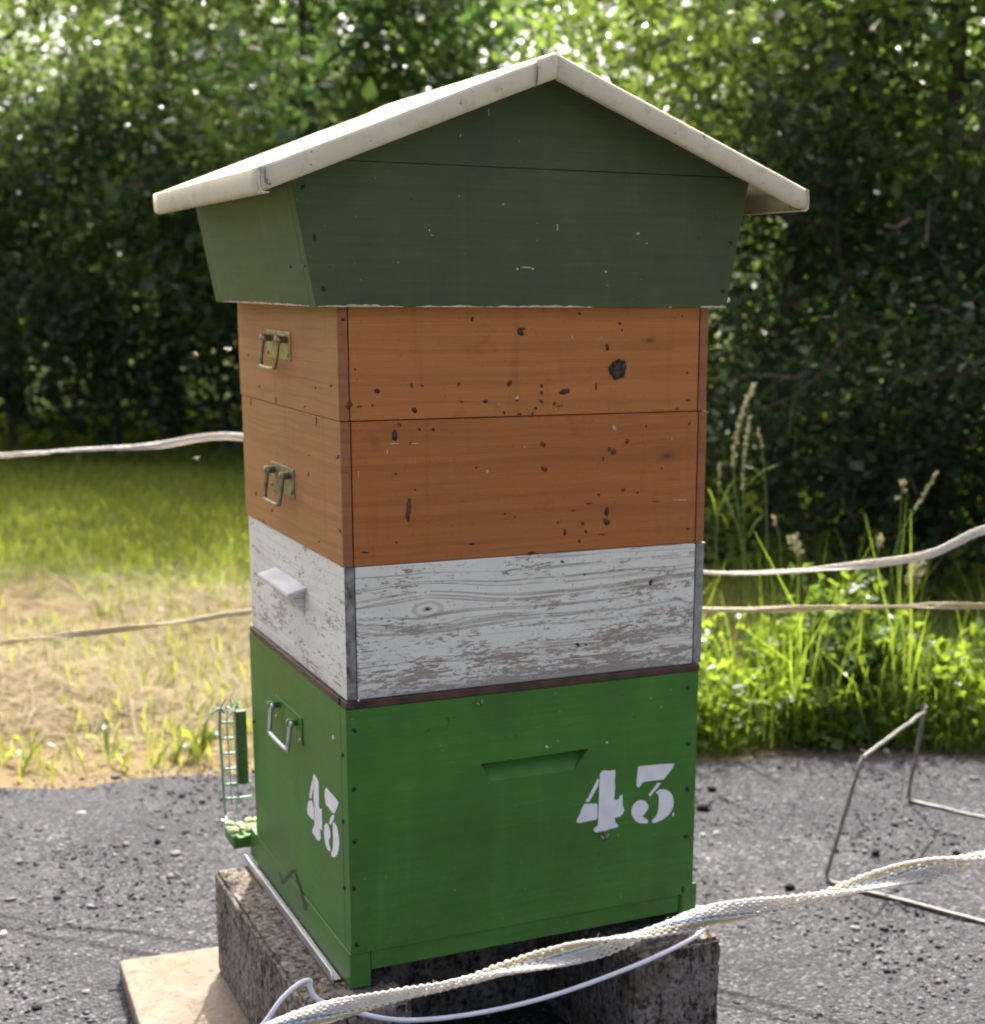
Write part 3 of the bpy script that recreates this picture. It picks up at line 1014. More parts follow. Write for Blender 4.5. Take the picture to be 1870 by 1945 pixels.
def stalk(pts, head, label, seed, leaves=(), kindh='spike', back=.10, r=.0023):
    """tall grass: stem through photo points, head = number of spikelets along the top part"""
    g = np.random.default_rng(seed)
    x0, y0 = pts[-1]
    b0 = onz(x0, 1395)
    base = np.array([b0[0], b0[1] + back, GZ - .01])
    dep = (base - CAM) @ FX
    P = [ond(a, b_, dep) for a, b_ in pts] + [base]
    P = smooth_path(P[::-1], 26)
    t = thing('grass_stalk', label, 'grass', base, 'tall grass stalks right of the hive')
    obj('stem', tubes_mesh('stem', [(P, np.linspace(r, r * .45, 26))], 6), m_stem, t)
    if head:
        i0 = 26 - head[0]
        q = P[i0:]
        c = np.repeat(q, head[1], 0) + g.normal(0, head[2], (len(q) * head[1], 3))
        c = c + T_STALK(q, head[1], g)
        L_ = g.uniform(.7, 1.2, len(c)) * head[3]
        obj('seed_head', leaf_mesh('seed_head', c, L_, L_ * .45, g, up=.2, droop=-1.0), m_seed, t)
    for (ax, ay, bx, by, wd) in leaves:
        A_ = ond(ax, ay, dep)
        B_ = ond(bx, by, dep + g.normal(0, .02))
        V_, F_ = broad_leaf(smooth_path([A_, (A_ + B_) / 2 + np.array([0, 0, .012]), B_], 8), wd, g)
        obj('leaf', mesh_np('leaf', V_, F_, {'rnd': np.full(len(V_), g.random())}, smooth=True), m_weed, t)


stalk([(1430, 733), (1408, 790), (1395, 850), (1393, 900), (1402, 980), (1411, 1150)], (12, 18, .0030, .0095), 'tallest grass spike with a pale narrow head above all others', 1, [(1405, 1010, 1352, 905, .0028)])
stalk([(1423, 797), (1413, 870), (1411, 960), (1413, 1040), (1416, 1180)], (9, 12, .0020, .009), 'straight grass stalk just right of the tallest spike', 2, [(1412, 930, 1478, 882, .0035), (1414, 1030, 1452, 975, .003)])
stalk([(1440, 817), (1448, 860), (1453, 920), (1456, 1050), (1450, 1200)], (5, 4, .001, .010), 'thin bare grass stalk between the spikes and the dark wood', 3, [(1451, 912, 1416, 888, .0028)])
stalk([(1366, 880), (1364, 930), (1363, 975), (1358, 1075), (1360, 1200)], (5, 4, .001, .011), 'short forked grass stalk beside the orange box edge', 4, [(1362, 975, 1398, 905, .0035), (1361, 980, 1342, 925, .003), (1362, 975, 1383, 1005, .0025)])
stalk([(1713, 913), (1711, 950), (1709, 1000), (1706, 1090), (1700, 1230)], None, 'slim plant stem with three cream flower heads', 5)
stalk([(1777, 899), (1755, 940), (1730, 980), (1698, 1050), (1680, 1200)], (9, 12, .0020, .009), 'leaning grass spike at the right, tilted to the upper right', 6)
stalk([(1504, 1020), (1517, 1042), (1524, 1062), (1516, 1100), (1510, 1200)], (7, 12, .006, .012), 'drooping cock\'s-foot grass head above the white rope', 7)
stalk([(1672, 1020), (1668, 1045), (1662, 1080), (1650, 1200)], (5, 9, .0045, .010), 'short grass with a small round pale seed head', 8)
stalk([(1745, 1070), (1735, 1095), (1720, 1130), (1700, 1230)], (9, 16, .009, .013), 'grass with a wide loose brownish seed head', 9)
stalk([(1468, 980), (1476, 1005), (1482, 1050), (1478, 1200)], (4, 6, .003, .011), 'small pale grass head left of the drooping one', 10)
stalk([(1560, 1095), (1580, 1115), (1590, 1160), (1596, 1260)], None, 'bright green leafy shoot between the two white ropes', 11,
      [(1590, 1130, 1570, 1100, .006), (1592, 1140, 1604, 1122, .007), (1590, 1120, 1582, 1112, .006), (1592, 1150, 1562, 1140, .005)])
stalk([(1835, 1212), (1830, 1240), (1822, 1300)], (4, 6, .002, .01), 'low grass head near the right picture edge', 12, [(1826, 1290, 1800, 1245, .004)])
# cream flower heads on the slim stem
fs = [o for o in bpy.data.objects if o.get('label', '').startswith('slim plant')][0]
fd = float((np.array(fs.location) - CAM) @ FX)
for (a, b_, s) in ((1715, 918, .0085), (1717, 932, .006), (1704, 946, .006)):
    c = ond(a, b_, fd)
    gg = np.random.default_rng(int(a + b_))
    cc = c + gg.normal(0, s * .45, (60, 3))
    obj('flower_head', leaf_mesh('flower_head', cc, np.full(60, s * .8), np.full(60, s * .6), gg), m_seed, fs)

# ================================================================== THE HIVE
def flat_poly(name, pts3, n, thick, mat, parent):
    """thin paint or stain layer on a surface, a closed sheet 'thick' proud"""
    return prism(name, pts3, n, thick, mat, parent)


def spots(name, lst, proj, n, mat, parent, seed, lift=.0004):
    """irregular little stains: (px, py, rx, ry) in photo pixels laid on a face"""
    g = np.random.default_rng(seed)
    V_, F_ = [], []
    n = np.array(n, float)
    for (a, b_, rx, ry) in lst:
        m_ = 11 if max(rx, ry) < 9 else 30
        ph = g.random() * 6.28
        ang = np.arange(m_) * 2 * np.pi / m_ + g.normal(0, .3 / m_, m_)
        rr = 1 + .22 * np.sin(2 * ang + ph) + .10 * np.sin(5 * ang + ph * 2) + (g.normal(0, .16, m_) if m_ == 11 else .07 * np.sin(9 * ang + ph) + g.normal(0, .05, m_))
        ring = [proj(a + rx * r * math.cos(t), b_ + ry * r * math.sin(t)) for t, r in zip(ang, rr)]
        i0 = len(V_)
        V_ += [p + n * .0001 for p in ring] + [p + n * lift for p in ring] + [proj(a, b_) + n * lift * 1.6]
        for j in range(m_):
            k_ = (j + 1) % m_
            F_.append((i0 + j, i0 + k_, i0 + m_ + k_, i0 + m_ + j))
            F_.append((i0 + m_ + j, i0 + m_ + k_, i0 + 2 * m_))
    o = obj(name, mesh(name, V_, F_, smooth=True), mat, parent)
    if len(lst) > 1:
        o['kind'] = 'stuff'
    return o


def zoomlist(ox, oy, s, lst):
    return [(ox + a * s, oy + b_ * s, c * s, d * s) for a, b_, c, d in lst]


def hive_box(name, label, ext, mats, t=.0125, group=None, bev=.0012):
    x0, x1, y0, y1, z0, z1 = ext
    th = thing(name, label, 'hive box', ((x0 + x1) / 2, (y0 + y1) / 2, z0), group)
    mf, ms, me_ = mats
    j = .0007
    L = box('side_panel', (x0, y0 + .0016, z0), (x0 + t - .002, y1, z1), ms, th, bev)
    Rr = box('side_panel', (x1 - t + .002, y0 + .0016, z0), (x1, y1, z1), ms, th, bev)
    for xa, xb, mm in ((x0 + .0002, x0 + t - j, me_[0]), (x1 - t + j, x1 - .0002, me_[1])):
        box('end_grain', (xa, y0, z0 + .0003), (xb, y0 + .0155, z1 - .0003), mm, th, .0008)
    box('front_panel', (x0 + t + j, y0 + .0004, z0 + .0002), (x1 - t - j, y0 + .022, z1 - .0002), mf, th, bev)
    box('back_panel', (x0 + t + j, y1 - .022, z0 + .0002), (x1 - t - j, y1 - .0004, z1 - .0002), mf, th, bev)
    return th


def bail_handle(parent, x, y0, y1, z0, z1, drop, m_plate, m_bail, out=.012, r=.0028, swing=.012):
    """plate on the side face x, two lugs and a hanging U-shaped bail"""
    box('handle_plate', (x - .002, y0, z0), (x + .0005, y1, z1), m_plate, parent, .0008)
    ya, yb = y0 + .018, y1 - .018
    zc = z1 - .010
    b0 = tube('bail', smooth_path([(x - out, yb, zc), (x - out - swing * .3, yb, zc - drop * .45), (x - out - swing * .6, yb - .002, zc - drop * .85), (x - out - swing * .7, yb - .010, zc - drop),
                                   (x - out - swing * .7, ya + .010, zc - drop), (x - out - swing * .6, ya + .002, zc - drop * .85), (x - out - swing * .3, ya, zc - drop * .45), (x - out, ya, zc)], 40), r, m_bail, parent)
    for yy in (ya, yb):
        tube('lug', [(x - .001, yy, zc), (x - out * .6, yy, zc), (x - out - .004, yy, zc + .001)], .0046, m_plate, parent)
        tube('pivot_pin', [(x - out, yy - .010, zc), (x - out, yy + .010, zc)], .0034, m_bail, parent)
    for yy in (y0 + .006, y1 - .006):
        tube('rivet', [(x - .0019, yy, z0 + .007), (x - .0036, yy, z0 + .007)], .0024, m_bail, parent, 8)


# ---- supports
def block(name, ext, label, seed, group):
    x0, x1, y0, y1, z0, z1 = ext
    bm = bmesh.new()
    bmesh.ops.create_cube(bm, size=1)
    for v in bm.verts:
        v.co = Vector((x0 if v.co.x < 0 else x1, y0 if v.co.y < 0 else y1, z0 if v.co.z < 0 else z1))
    bmesh.ops.bevel(bm, geom=bm.edges[:], offset=.005, segments=2, affect='EDGES')
    bmesh.ops.subdivide_edges(bm, edges=bm.edges[:], cuts=34, use_grid_fill=True)
    bm.normal_update()
    for v in bm.verts:
        q = v.co + Vector((seed * 7.1, 0, 0))
        d = .0022 * mnoise.noise(q * 28) + .0016 * mnoise.noise(q * 75) + .0012 * mnoise.noise(q * 190)
        d -= .006 * max(0, mnoise.noise(q * 42 + Vector((5, 3, 1))) - .42)
        v.co += v.normal * d * (1 if v.co.z < z1 - .004 else .5)
    me = bpy.data.meshes.new(name)
    bm.to_mesh(me)
    bm.free()
    me.polygons.foreach_set('use_smooth', [True] * len(me.polygons))
    o = obj(name, me, m_conc)
    tag(o, label, 'block', group)
    return o


SLZ = -.165
block('concrete_block', (-.066, .060, -.052, .472, SLZ, -.0035), 'rough brown concrete block under the left side of the hive', 1, 'concrete blocks carrying the hive')
block('concrete_block', (.366, .503, -.050, .472, GZ + .002, -.0035), 'dark pitted concrete block under the right corner of the hive', 2, 'concrete blocks carrying the hive')
block('concrete_block', (.062, .364, .24, .36, GZ + .002, -.012), 'dark brown block lying across, in the shade between the two side blocks', 3, 'concrete blocks carrying the hive')
P1, P2, P3 = onz(225, 1822, SLZ), onz(418, 1794, SLZ), onz(264, 1945, SLZ)
e1, e2 = (P2 - P1), (P3 - P1)
poly = [P1, P1 + e1 * 2.3, P1 + e1 * 2.3 + e2 * 3.2, P1 + e2 * 3.2]
o = prism('stone_slab', poly, (0, 0, -1), SLZ - GZ - .002, m_stone, None, .006)
tag(o, 'pale cream stone slab with veins lying under the left concrete block', 'slab')

# ---- green floor with legs, landing board, porch
fl = thing('hive_floor', 'green painted wooden hive floor with short legs on the concrete blocks', 'hive floor', (.24, .24, 0))
box('side_rail', (-.003, -.002, 0), (.0235, .502, .0458), m_green_y, fl, .0012)
box('side_rail', (.4635, -.002, 0), (.4865, .502, .0458), m_green_y, fl, .0012)
box('floor_panel', (.0242, -.0012, .0205), (.4628, .50, .0455), m_green, fl, .0012)
box('rail_cleat', (.4655, -.0045, .002), (.4885, -.0021, .060), m_green, fl, .0006)
box('landing_board', (-.028, .5025, .012), (.46, .56, .030), m_green, fl, .0015)
for pts in ([(529, 1655), (533, 1658), (538, 1672), (552, 1652), (557, 1650), (540, 1680), (535, 1679)],
            [(557, 1652), (559, 1651), (580, 1712), (584, 1718), (582, 1730), (577, 1729), (576, 1718), (570, 1693)]):
    flat_poly('crack', [onx(a, b_, -.0031) for a, b_ in pts], (-1, 0, 0), .0003, m_dark, fl)
g = np.random.default_rng(9)
cc = np.stack([g.uniform(-.026, .03, 26), g.uniform(.505, .55, 26), .033 + g.random(26) * .008], 1)
o = kind(obj('moss', blobs('moss', cc, np.stack([g.uniform(.003, .008, 26)] * 3, 1) * [1.2, 1, .7], g.random(26), .3, 4), m_crumb, fl), 'stuff')

gd = thing('wire_guard', 'green coated wire mesh guard at the back left corner of the hive', 'wire guard', (-.03, .54, GZ))
box('side_board', (-.0195, .49, .118), (-.004, .502, .232), m_roofg_y, gd, .0012)
yg = .53
lw = [ony(a, b_, yg) for a, b_ in ((418, 1347), (417, 1385), (421, 1440), (424, 1490), (428, 1545))]
tube('upright_wire', lw, .0024, m_meshw, gd, 8, 16)
for dx in (14, 27):
    tube('upright_wire', [ony(a + dx, b_ - dx * .12, yg) for a, b_ in ((418, 1349), (417, 1385), (421, 1440), (424, 1490), (427, 1530))], .0011, m_meshw, gd, 6, 16)
lw2 = [ony(a, b_, yg + .012) for a, b_ in ((455, 1350), (456, 1400), (452, 1450), (451, 1500), (449, 1545))]
tube('upright_wire', lw2, .0012, m_meshw, gd, 8, 16)
for (a, b_, c_, d_) in ((419, 1373, 462, 1368), (420, 1403, 466, 1398), (420, 1432, 470, 1426), (423, 1461, 474, 1455), (424, 1490, 477, 1483), (427, 1517, 478, 1512)):
    tube('rung', [ony(a, b_, yg), ony((a + c_) / 2, (b_ + d_) / 2 + 1, yg + .002), ony(c_, d_, yg + .004)], .0019, m_meshw, gd, 8, 8)
g = np.random.default_rng(3)
fr_ = []
for i in range(16):
    a = ony(412 + 46 * g.random(), 1343 + 6 * g.random(), yg + g.normal(0, .004))
    fr_.append((np.stack([a, a + g.normal(0, .006, 3), a + g.normal(0, .011, 3)]), np.array([.0017, .0015, .001])))
obj('frayed_top', tubes_mesh('frayed_top', fr_, 5), m_meshw, gd)
fr_ = []
for i in range(10):
    a = ony(416 + 30 * g.random(), 1547 + 10 * g.random(), yg + g.normal(0, .004))
    fr_.append((np.stack([a, a + g.normal(0, .006, 3), a + g.normal(0, .010, 3)]), np.array([.0015, .0014, .001])))
obj('frayed_foot', tubes_mesh('frayed_foot', fr_, 5), m_steel, gd)

# ---- aluminium angle beside the floor
o = thing('metal_angle', 'long thin silvery metal angle lying on the left block beside the hive', 'metal strip', (-.015, .25, 0))
box('upright_flange', (-.0185, .030, -.001), (-.0168, .476, .0125), m_alu, o, .0005)
box('flat_flange', (-.0167, .034, -.0022), (-.0045, .474, -.0009), m_alu, o, .0003)
tube('bent_end', [(-.0176, .031, .0115), (-.0176, .027, .006), (-.0172, .024, -.004)], .0016, m_alu, o, 6)

# ---- green brood box
XB0, XB1, YB0, YB1, ZB0, ZB1 = -.0022, .4825, -.0042, .463, .0468, .3592
bb = thing('brood_box', 'tall green painted brood box with white stencilled 43 on two sides', 'hive box', (.24, .23, ZB0))
xs0 = XB0 + .022
box('side_panel', (XB0, YB0 + .0002, ZB0), (XB0 + .0215, YB1, ZB1), m_green_y, bb, .0012)
box('side_panel', (XB1 - .0215, YB0 + .0002, ZB0), (XB1, YB1, ZB1), m_green_y, bb, .0012)
box('back_panel', (xs0, YB1 - .022, ZB0 + .0002), (XB1 - .022, YB1 - .0003, ZB1 - .0002), m_green, bb, .0012)
# front panel with the sloping hand hold cut into it
A0, A1, B0_, B1_ = XB0 + .0003, XB1 - .0003, ZB0 + .0002, ZB1 - .0002
yf, yr = YB0, YB0 + .0215
h = [(.1709, .2705), (.3215, .2715), (.3005, .2455), (.1845, .2465)]     # tl tr br bl
V_ = [(A0, yf, B1_), (A1, yf, B1_), (A1, yf, B0_), (A0, yf, B0_)] + [(a, yf, b_) for a, b_ in h] + \
     [(.176, yf + .015, .2655), (.3165, yf + .015, .2665)] + [(A0, yr, B1_), (A1, yr, B1_), (A1, yr, B0_), (A0, yr, B0_)]
F_ = [(0, 4, 5, 1), (1, 5, 6, 2), (2, 6, 7, 3), (3, 7, 4, 0), (4, 8, 9, 5), (7, 6, 9, 8), (4, 7, 8), (5, 9, 6),
      (0, 1, 11, 10), (1, 2, 12, 11), (2, 3, 13, 12), (3, 0, 10, 13), (10, 11, 12, 13)]
# the side panels stop behind the front panel's edge
bpy.data.objects.remove(bpy.data.objects['side_panel.002']) if False else None
front = obj('front_panel', mesh('front_panel', V_, F_), m_green, bb)
front['label'] = 'green front board with a sloping hand hold cut in'
for sp in [c for c in bb.children if c.name.startswith('side_panel')]:
    for v in sp.data.vertices:
        if v.co.y < YB0 + .004:
            v.co.y += .0218
bm = bmesh.new()
bm.from_mesh(front.data)
bmesh.ops.recalc_face_normals(bm, faces=bm.faces)
bm.to_mesh(front.data)
bm.free()

D4F = [[(405, 365), (425, 375), (425, 420), (410, 470), (285, 695), (240, 690), (250, 655), (270, 640), (385, 410)],
       [(215, 725), (390, 715), (405, 735), (405, 900), (385, 945), (330, 955), (130, 995), (105, 975), (125, 920), (155, 870), (180, 790)],
       [(440, 290), (480, 248), (560, 252), (655, 242), (657, 300), (648, 400), (655, 480), (640, 665), (690, 665), (715, 640), (720, 605), (760, 595), (765, 760), (785, 800), (770, 850), (735, 900), (650, 920), (655, 985), (695, 1015), (695, 1050), (580, 1080), (530, 1100), (420, 1120), (380, 1128), (350, 1100), (355, 1065), (410, 1030), (425, 650)]]
D3F = [[(985, 190), (1300, 158), (1495, 150), (1480, 200), (1345, 375), (1080, 405), (1035, 430), (1005, 480), (980, 488), (960, 470), (960, 400), (970, 290)],
       [(1255, 425), (1310, 425), (1155, 615), (1135, 605), (1140, 580)],
       [(1235, 555), (1290, 518), (1370, 515), (1430, 550), (1470, 610), (1488, 690), (1478, 770), (1440, 840), (1400, 890), (1330, 945), (1210, 995), (1180, 985), (1180, 955), (1230, 905), (1265, 830), (1275, 750), (1275, 620), (1262, 580), (1235, 575)],
       [(1025, 668), (1080, 680), (1120, 725), (1130, 770), (1105, 820), (1040, 905), (1090, 925), (1130, 970), (1115, 998), (1010, 998), (940, 960), (890, 880), (885, 810), (910, 740), (960, 685)]]
D4S = [[(320, 262), (345, 300), (400, 400), (405, 600), (405, 810), (425, 850), (455, 850), (455, 1000), (462, 1150), (455, 1215), (415, 1170), (430, 1260), (440, 1340), (415, 1390), (375, 1370), (340, 1300), (300, 1250), (300, 1190), (328, 1130), (334, 1040), (334, 800), (319, 700), (319, 520), (320, 400), (305, 320)],
       [(300, 360), (315, 400), (308, 520), (280, 675), (245, 660), (265, 500)],
       [(240, 715), (280, 705), (305, 760), (322, 850), (326, 1045), (270, 1000), (215, 930), (210, 830), (225, 760)]]
D3S = [[(508, 520), (530, 495), (560, 530), (720, 720), (735, 765), (700, 850), (665, 930), (640, 920), (570, 830), (525, 780), (505, 650)],
       [(640, 945), (662, 960), (650, 1030), (605, 1115), (580, 1090), (600, 1000)],
       [(640, 1080), (665, 1075), (710, 1160), (735, 1280), (748, 1420), (742, 1520), (715, 1620), (670, 1665), (625, 1650), (612, 1590), (640, 1520), (648, 1350), (640, 1200)],
       [(500, 1120), (535, 1090), (565, 1130), (595, 1230), (602, 1320), (570, 1370), (575, 1440), (605, 1540), (590, 1560), (545, 1530), (510, 1410), (490, 1260)]]


def digit(name, polys, ox, oy, s, proj, n, parent):
    bm = bmesh.new()
    n = Vector(n)
    for pl in polys:
        vs_ = [bm.verts.new(Vector(proj(ox + a * s, oy + b_ * s).tolist()) + n * .0001) for a, b_ in pl]
        f_ = bm.faces.new(vs_)
        r_ = bmesh.ops.extrude_face_region(bm, geom=[f_])
        for e in r_['geom']:
            if isinstance(e, bmesh.types.BMVert):
                e.co += n * .0004
    bmesh.ops.recalc_face_normals(bm, faces=bm.faces)
    me = bpy.data.meshes.new(name)
    bm.to_mesh(me)
    bm.free()
    return obj(name, me, m_numw, parent)


pf = lambda a, b_: ony(a, b_, YB0)
ps = lambda a, b_: onx(a, b_, XB0)
digit('stencilled_four', D4F, 1080, 1430, 250 / 1870, pf, (0, -1, 0), bb)
digit('stencilled_three', D3F, 1080, 1430, 250 / 1870, pf, (0, -1, 0), bb)
digit('stencilled_four', D4S, 560, 1440, 120 / 1061, ps, (-1, 0, 0), bb)
digit('stencilled_three', D3S, 560, 1440, 120 / 1061, ps, (-1, 0, 0), bb)
for (a, b_) in ((1306, 1306), (1306, 1412), (1305, 1498), (1303, 1588), (1297, 1690), (673, 1387), (672, 1499), (673, 1598), (672, 1686), (677, 1793)):
    spots('screw', [(a, b_, 4.2, 4.2)], pf, (0, -1, 0), m_dark, bb, a + b_, .0009)
for (a, b_) in ((650, 1433), (651, 1560), (653, 1685), (482, 1370), (481, 1465)):
    spots('screw', [(a, b_, 2.4, 4.2)], ps, (-1, 0, 0), m_dark, bb, a + b_, .0009)
spots('paint_fleck', [(680, 1330, 2.5, 2), (1038, 1418, 2.2, 2.5), (632, 1400, 2.5, 4), (1260, 1545, 2, 5), (1278, 1547, 1.6, 4), (1152, 1410, 1.6, 2)], pf, (0, -1, 0), m_numw, bb, 4)
bail_handle(bb, XB0, .186, .318, .262, .300, .038, m_green_y, m_steel, .012, .0032, .006)

# ---- brown strip
wf = thing('wooden_spacer', 'thin dark brown wooden frame between the green and the white box', 'wood frame', (.24, .23, .3594))
for nm, a, b_ in (('front_strip', (-.0015, -.0046, .3594), (.484, .02, .3684)), ('back_strip', (-.0015, .44, .3594), (.484, .462, .3684)),
                  ('side_strip', (-.0032, .0202, .3594), (.018, .4398, .3684)), ('side_strip', (.465, .0202, .3594), (.485, .4398, .3684))):
    box(nm, a, b_, m_brown, wf, .0012)

# ---- white super
sw = hive_box('hive_super', 'weathered hive super with flaking white paint, below the orange boxes', (.0020, .4885, .0005, .459, .3686, .5302), (m_wh_f, m_wh_s, (m_wh_e, m_wh_e2)))
bm = bmesh.new()
bm.free()
m_ledge = mat_paint('white_ledge_paint', (.66, .66, .64), .6, .3, 1.2, 'y', (.3, .27, .22))


def wedge(name, pr, ya, yb, mat, parent):
    bm = bmesh.new()
    va = [bm.verts.new((a, ya, b_)) for a, b_ in pr]
    vb = [bm.verts.new((a, yb, b_)) for a, b_ in pr]
    bm.faces.new(va)
    bm.faces.new(vb[::-1])
    for i in range(len(pr)):
        j = (i + 1) % len(pr)
        bm.faces.new((va[i], vb[i], vb[j], va[j]))
    bmesh.ops.recalc_face_normals(bm, faces=bm.faces)
    bmesh.ops.bevel(bm, geom=bm.edges[:], offset=.0009, segments=2, affect='EDGES')
    me = bpy.data.meshes.new(name)
    bm.to_mesh(me)
    bm.free()
    return obj(name, me, mat, parent)


lg = wedge('hand_ledge', [(.0025, .4785), (-.0235, .4712), (-.0235, .4665), (.0025, .4735)], .162, .317, m_ledge, sw)
wedge('ledge_bracket', [(.0025, .4733), (-.017, .4682), (-.014, .4635), (.0025, .437)], .176, .302, m_wh_s, lg)
Z5 = 500 / 1870
spots('nail_hole', zoomlist(900, 1000, Z5, [(625, 250, 11, 10), (783, 340, 8, 7), (735, 838, 16, 12), (795, 838, 10, 7), (1255, 395, 14, 18), (940, 805, 5, 5)]) +
      [(812, 1157, 3.5, 2.5)], lambda a, b_: ony(a, b_, .0009), (0, -1, 0), m_resin, sw, 31)

# ---- two orange supers
so2 = hive_box('hive_super', 'lower orange stained pine super with knots, on the white box', (.0008, .4872, .0002, .468, .5306, .7004), (m_or_f2, m_or_s, (m_or_e, m_or_e)), group='orange hive supers')
so1 = hive_box('hive_super', 'upper orange stained pine super with a big dark knot hole, under the roof', (-.0004, .4848, -.0012, .4695, .7010, .8345), (m_or_f1, m_or_s, (m_or_e, m_or_e)), group='orange hive supers')
bail_handle(so1, -.0004, .196, .306, .760, .796, .036, m_brass, m_brass, .011, .0030, .008)
bail_handle(so2, .0008, .200, .312, .586, .624, .038, m_brass2, m_brass2, .011, .0030, .008)
Z3 = 500 / 1835
p1 = lambda a, b_: ony(a, b_, -.0009)
p2 = lambda a, b_: ony(a, b_, .0005)
d4 = zoomlist(900, 560, Z3, [(320, 258, 28, 25), (348, 238, 10, 10), (630, 675, 35, 20), (735, 133, 10, 12), (1017, 200, 10, 10), (1033, 247, 6, 8), (930, 365, 10, 28),
                             (470, 635, 8, 14), (470, 682, 11, 10), (468, 742, 11, 11), (430, 790, 11, 10), (80, 743, 16, 11), (300, 738, 10, 9), (210, 822, 10, 12),
                             (315, 832, 14, 8), (407, 830, 9, 10)])
d3 = zoomlist(430, 560, Z3, [(1308, 803, 17, 22), (1050, 670, 16, 16), (1712, 168, 10, 13), (812, 175, 14, 10), (895, 520, 10, 6), (1805, 742, 16, 12), (1015, 770, 8, 8)])
spots('resin_spots', d4 + d3, p1, (0, -1, 0), m_resin, so1, 5)
b4 = zoomlist(900, 560, Z3, [(250, 615, 15, 22), (560, 760, 12, 10), (850, 635, 8, 24), (1485, 545, 8, 10), (1450, 150, 8, 8), (1415, 795, 12, 8), (600, 775, 25, 6), (1490, 735, 20, 6)])
b3 = zoomlist(430, 560, Z3, [(855, 770, 24, 30), (1290, 630, 9, 20), (925, 780, 14, 8), (1365, 635, 10, 8), (1620, 625, 8, 16), (1640, 745, 12, 8)])
spots('stain_spots', b4 + b3, p1, (0, -1, 0), m_resin2, so1, 6)
spots('pale_specks', zoomlist(900, 560, Z3, [(298, 718, 15, 12), (682, 297, 5, 13), (885, 300, 6, 8), (175, 762, 6, 6), (570, 797, 6, 5)]), p1, (0, -1, 0), m_chip, so1, 7)
# the big knot hole: dark rim of resin round a sunken core
kn = spots('knot', zoomlist(900, 560, Z3, [(1000, 522, 50, 72)]), p1, (0, -1, 0), m_resin, so1, 8, .0012)
spots('resin_bead', zoomlist(900, 560, Z3, [(985, 555, 34, 30), (975, 480, 16, 14), (1028, 500, 14, 22), (1005, 460, 20, 8)]), p1, (0, -1, 0), m_resin, kn, 9, .0020)
d4 = zoomlist(900, 560, Z3, [(943, 1077, 10, 12), (870, 1392, 11, 9), (800, 1455, 20, 6), (925, 1515, 14, 32), (920, 1583, 26, 18), (632, 1655, 12, 20), (735, 1715, 8, 16), (890, 1670, 20, 6),
                             (213, 1527, 8, 8), (1487, 1632, 20, 6), (400, 1798, 25, 10)])
d3 = zoomlist(430, 560, Z3, [(1170, 980, 25, 32), (1345, 938, 10, 10), (1440, 937, 7, 16), (965, 1795, 25, 7), (1710, 1735, 25, 7)])
spots('resin_spots', d4 + d3, p2, (0, -1, 0), m_resin, so2, 15)
b4 = zoomlist(900, 560, Z3, [(1067, 1020, 15, 15), (972, 1095, 18, 18), (480, 1040, 18, 18), (490, 1215, 20, 18), (900, 1145, 7, 14), (1043, 1357, 14, 16), (585, 1587, 8, 8), (780, 1650, 9, 14),
                             (760, 1595, 10, 14), (285, 1547, 8, 8), (1500, 900, 8, 14), (1200, 915, 6, 12), (1308, 1210, 8, 8), (1270, 1440, 25, 5), (690, 1505, 14, 5), (1140, 1378, 9, 7)])
b3 = zoomlist(430, 560, Z3, [(1268, 1500, 20, 72), (1280, 1037, 8, 14), (1180, 1250, 14, 10), (1315, 1360, 6, 10), (1740, 1205, 8, 8), (1185, 1727, 10, 8), (1205, 905, 16, 14)])
spots('stain_spots', b4 + b3, p2, (0, -1, 0), m_resin2, so2, 16)
spots('pale_specks', zoomlist(900, 560, Z3, [(977, 930, 16, 14), (90, 1232, 9, 10), (1435, 1430, 40, 4), (1375, 1003, 6, 6), (350, 1060, 8, 3)]) +
      zoomlist(430, 560, Z3, [(1170, 1037, 26, 7), (1310, 1037, 30, 4), (918, 1250, 3, 30), (1120, 1095, 5, 14), (1815, 1232, 10, 11)]), p2, (0, -1, 0), m_chip, so2, 17)
q1 = lambda a, b_: onx(a, b_, -.0004)
q2 = lambda a, b_: onx(a, b_, .0008)
spots('stain_spots', zoomlist(430, 560, Z3, [(728, 632, 9, 12), (545, 780, 6, 7), (230, 640, 5, 12), (345, 735, 5, 20), (150, 420, 6, 8), (620, 650, 5, 7)]), q1, (-1, 0, 0), m_resin2, so1, 25)
spots('stain_spots', zoomlist(430, 560, Z3, [(170, 750, 5, 24), (625, 870, 5, 28), (575, 1117, 6, 6), (643, 1720, 6, 8), (320, 1500, 6, 14), (570, 1250, 5, 20)]), q2, (-1, 0, 0), m_resin2, so2, 26)
spots('resin_spots', zoomlist(430, 560, Z3, [(205, 1385, 7, 14), (775, 1130, 8, 16), (257, 1577, 8, 8), (790, 1645, 8, 16)]), q2, (-1, 0, 0), m_resin, so2, 27)
# splintered corners that catch the sun on the right
for (z, par, s) in ((.699, so2, 1), (.529, sw, -1)):
    prism('splinter', [(.4868, .004, z + .001), (.4925, .0035, z - .0005 * s), (.4900, .0055, z - .0024), (.4866, .006, z - .0022)], (0, 1, 0), .003, m_chip, par)

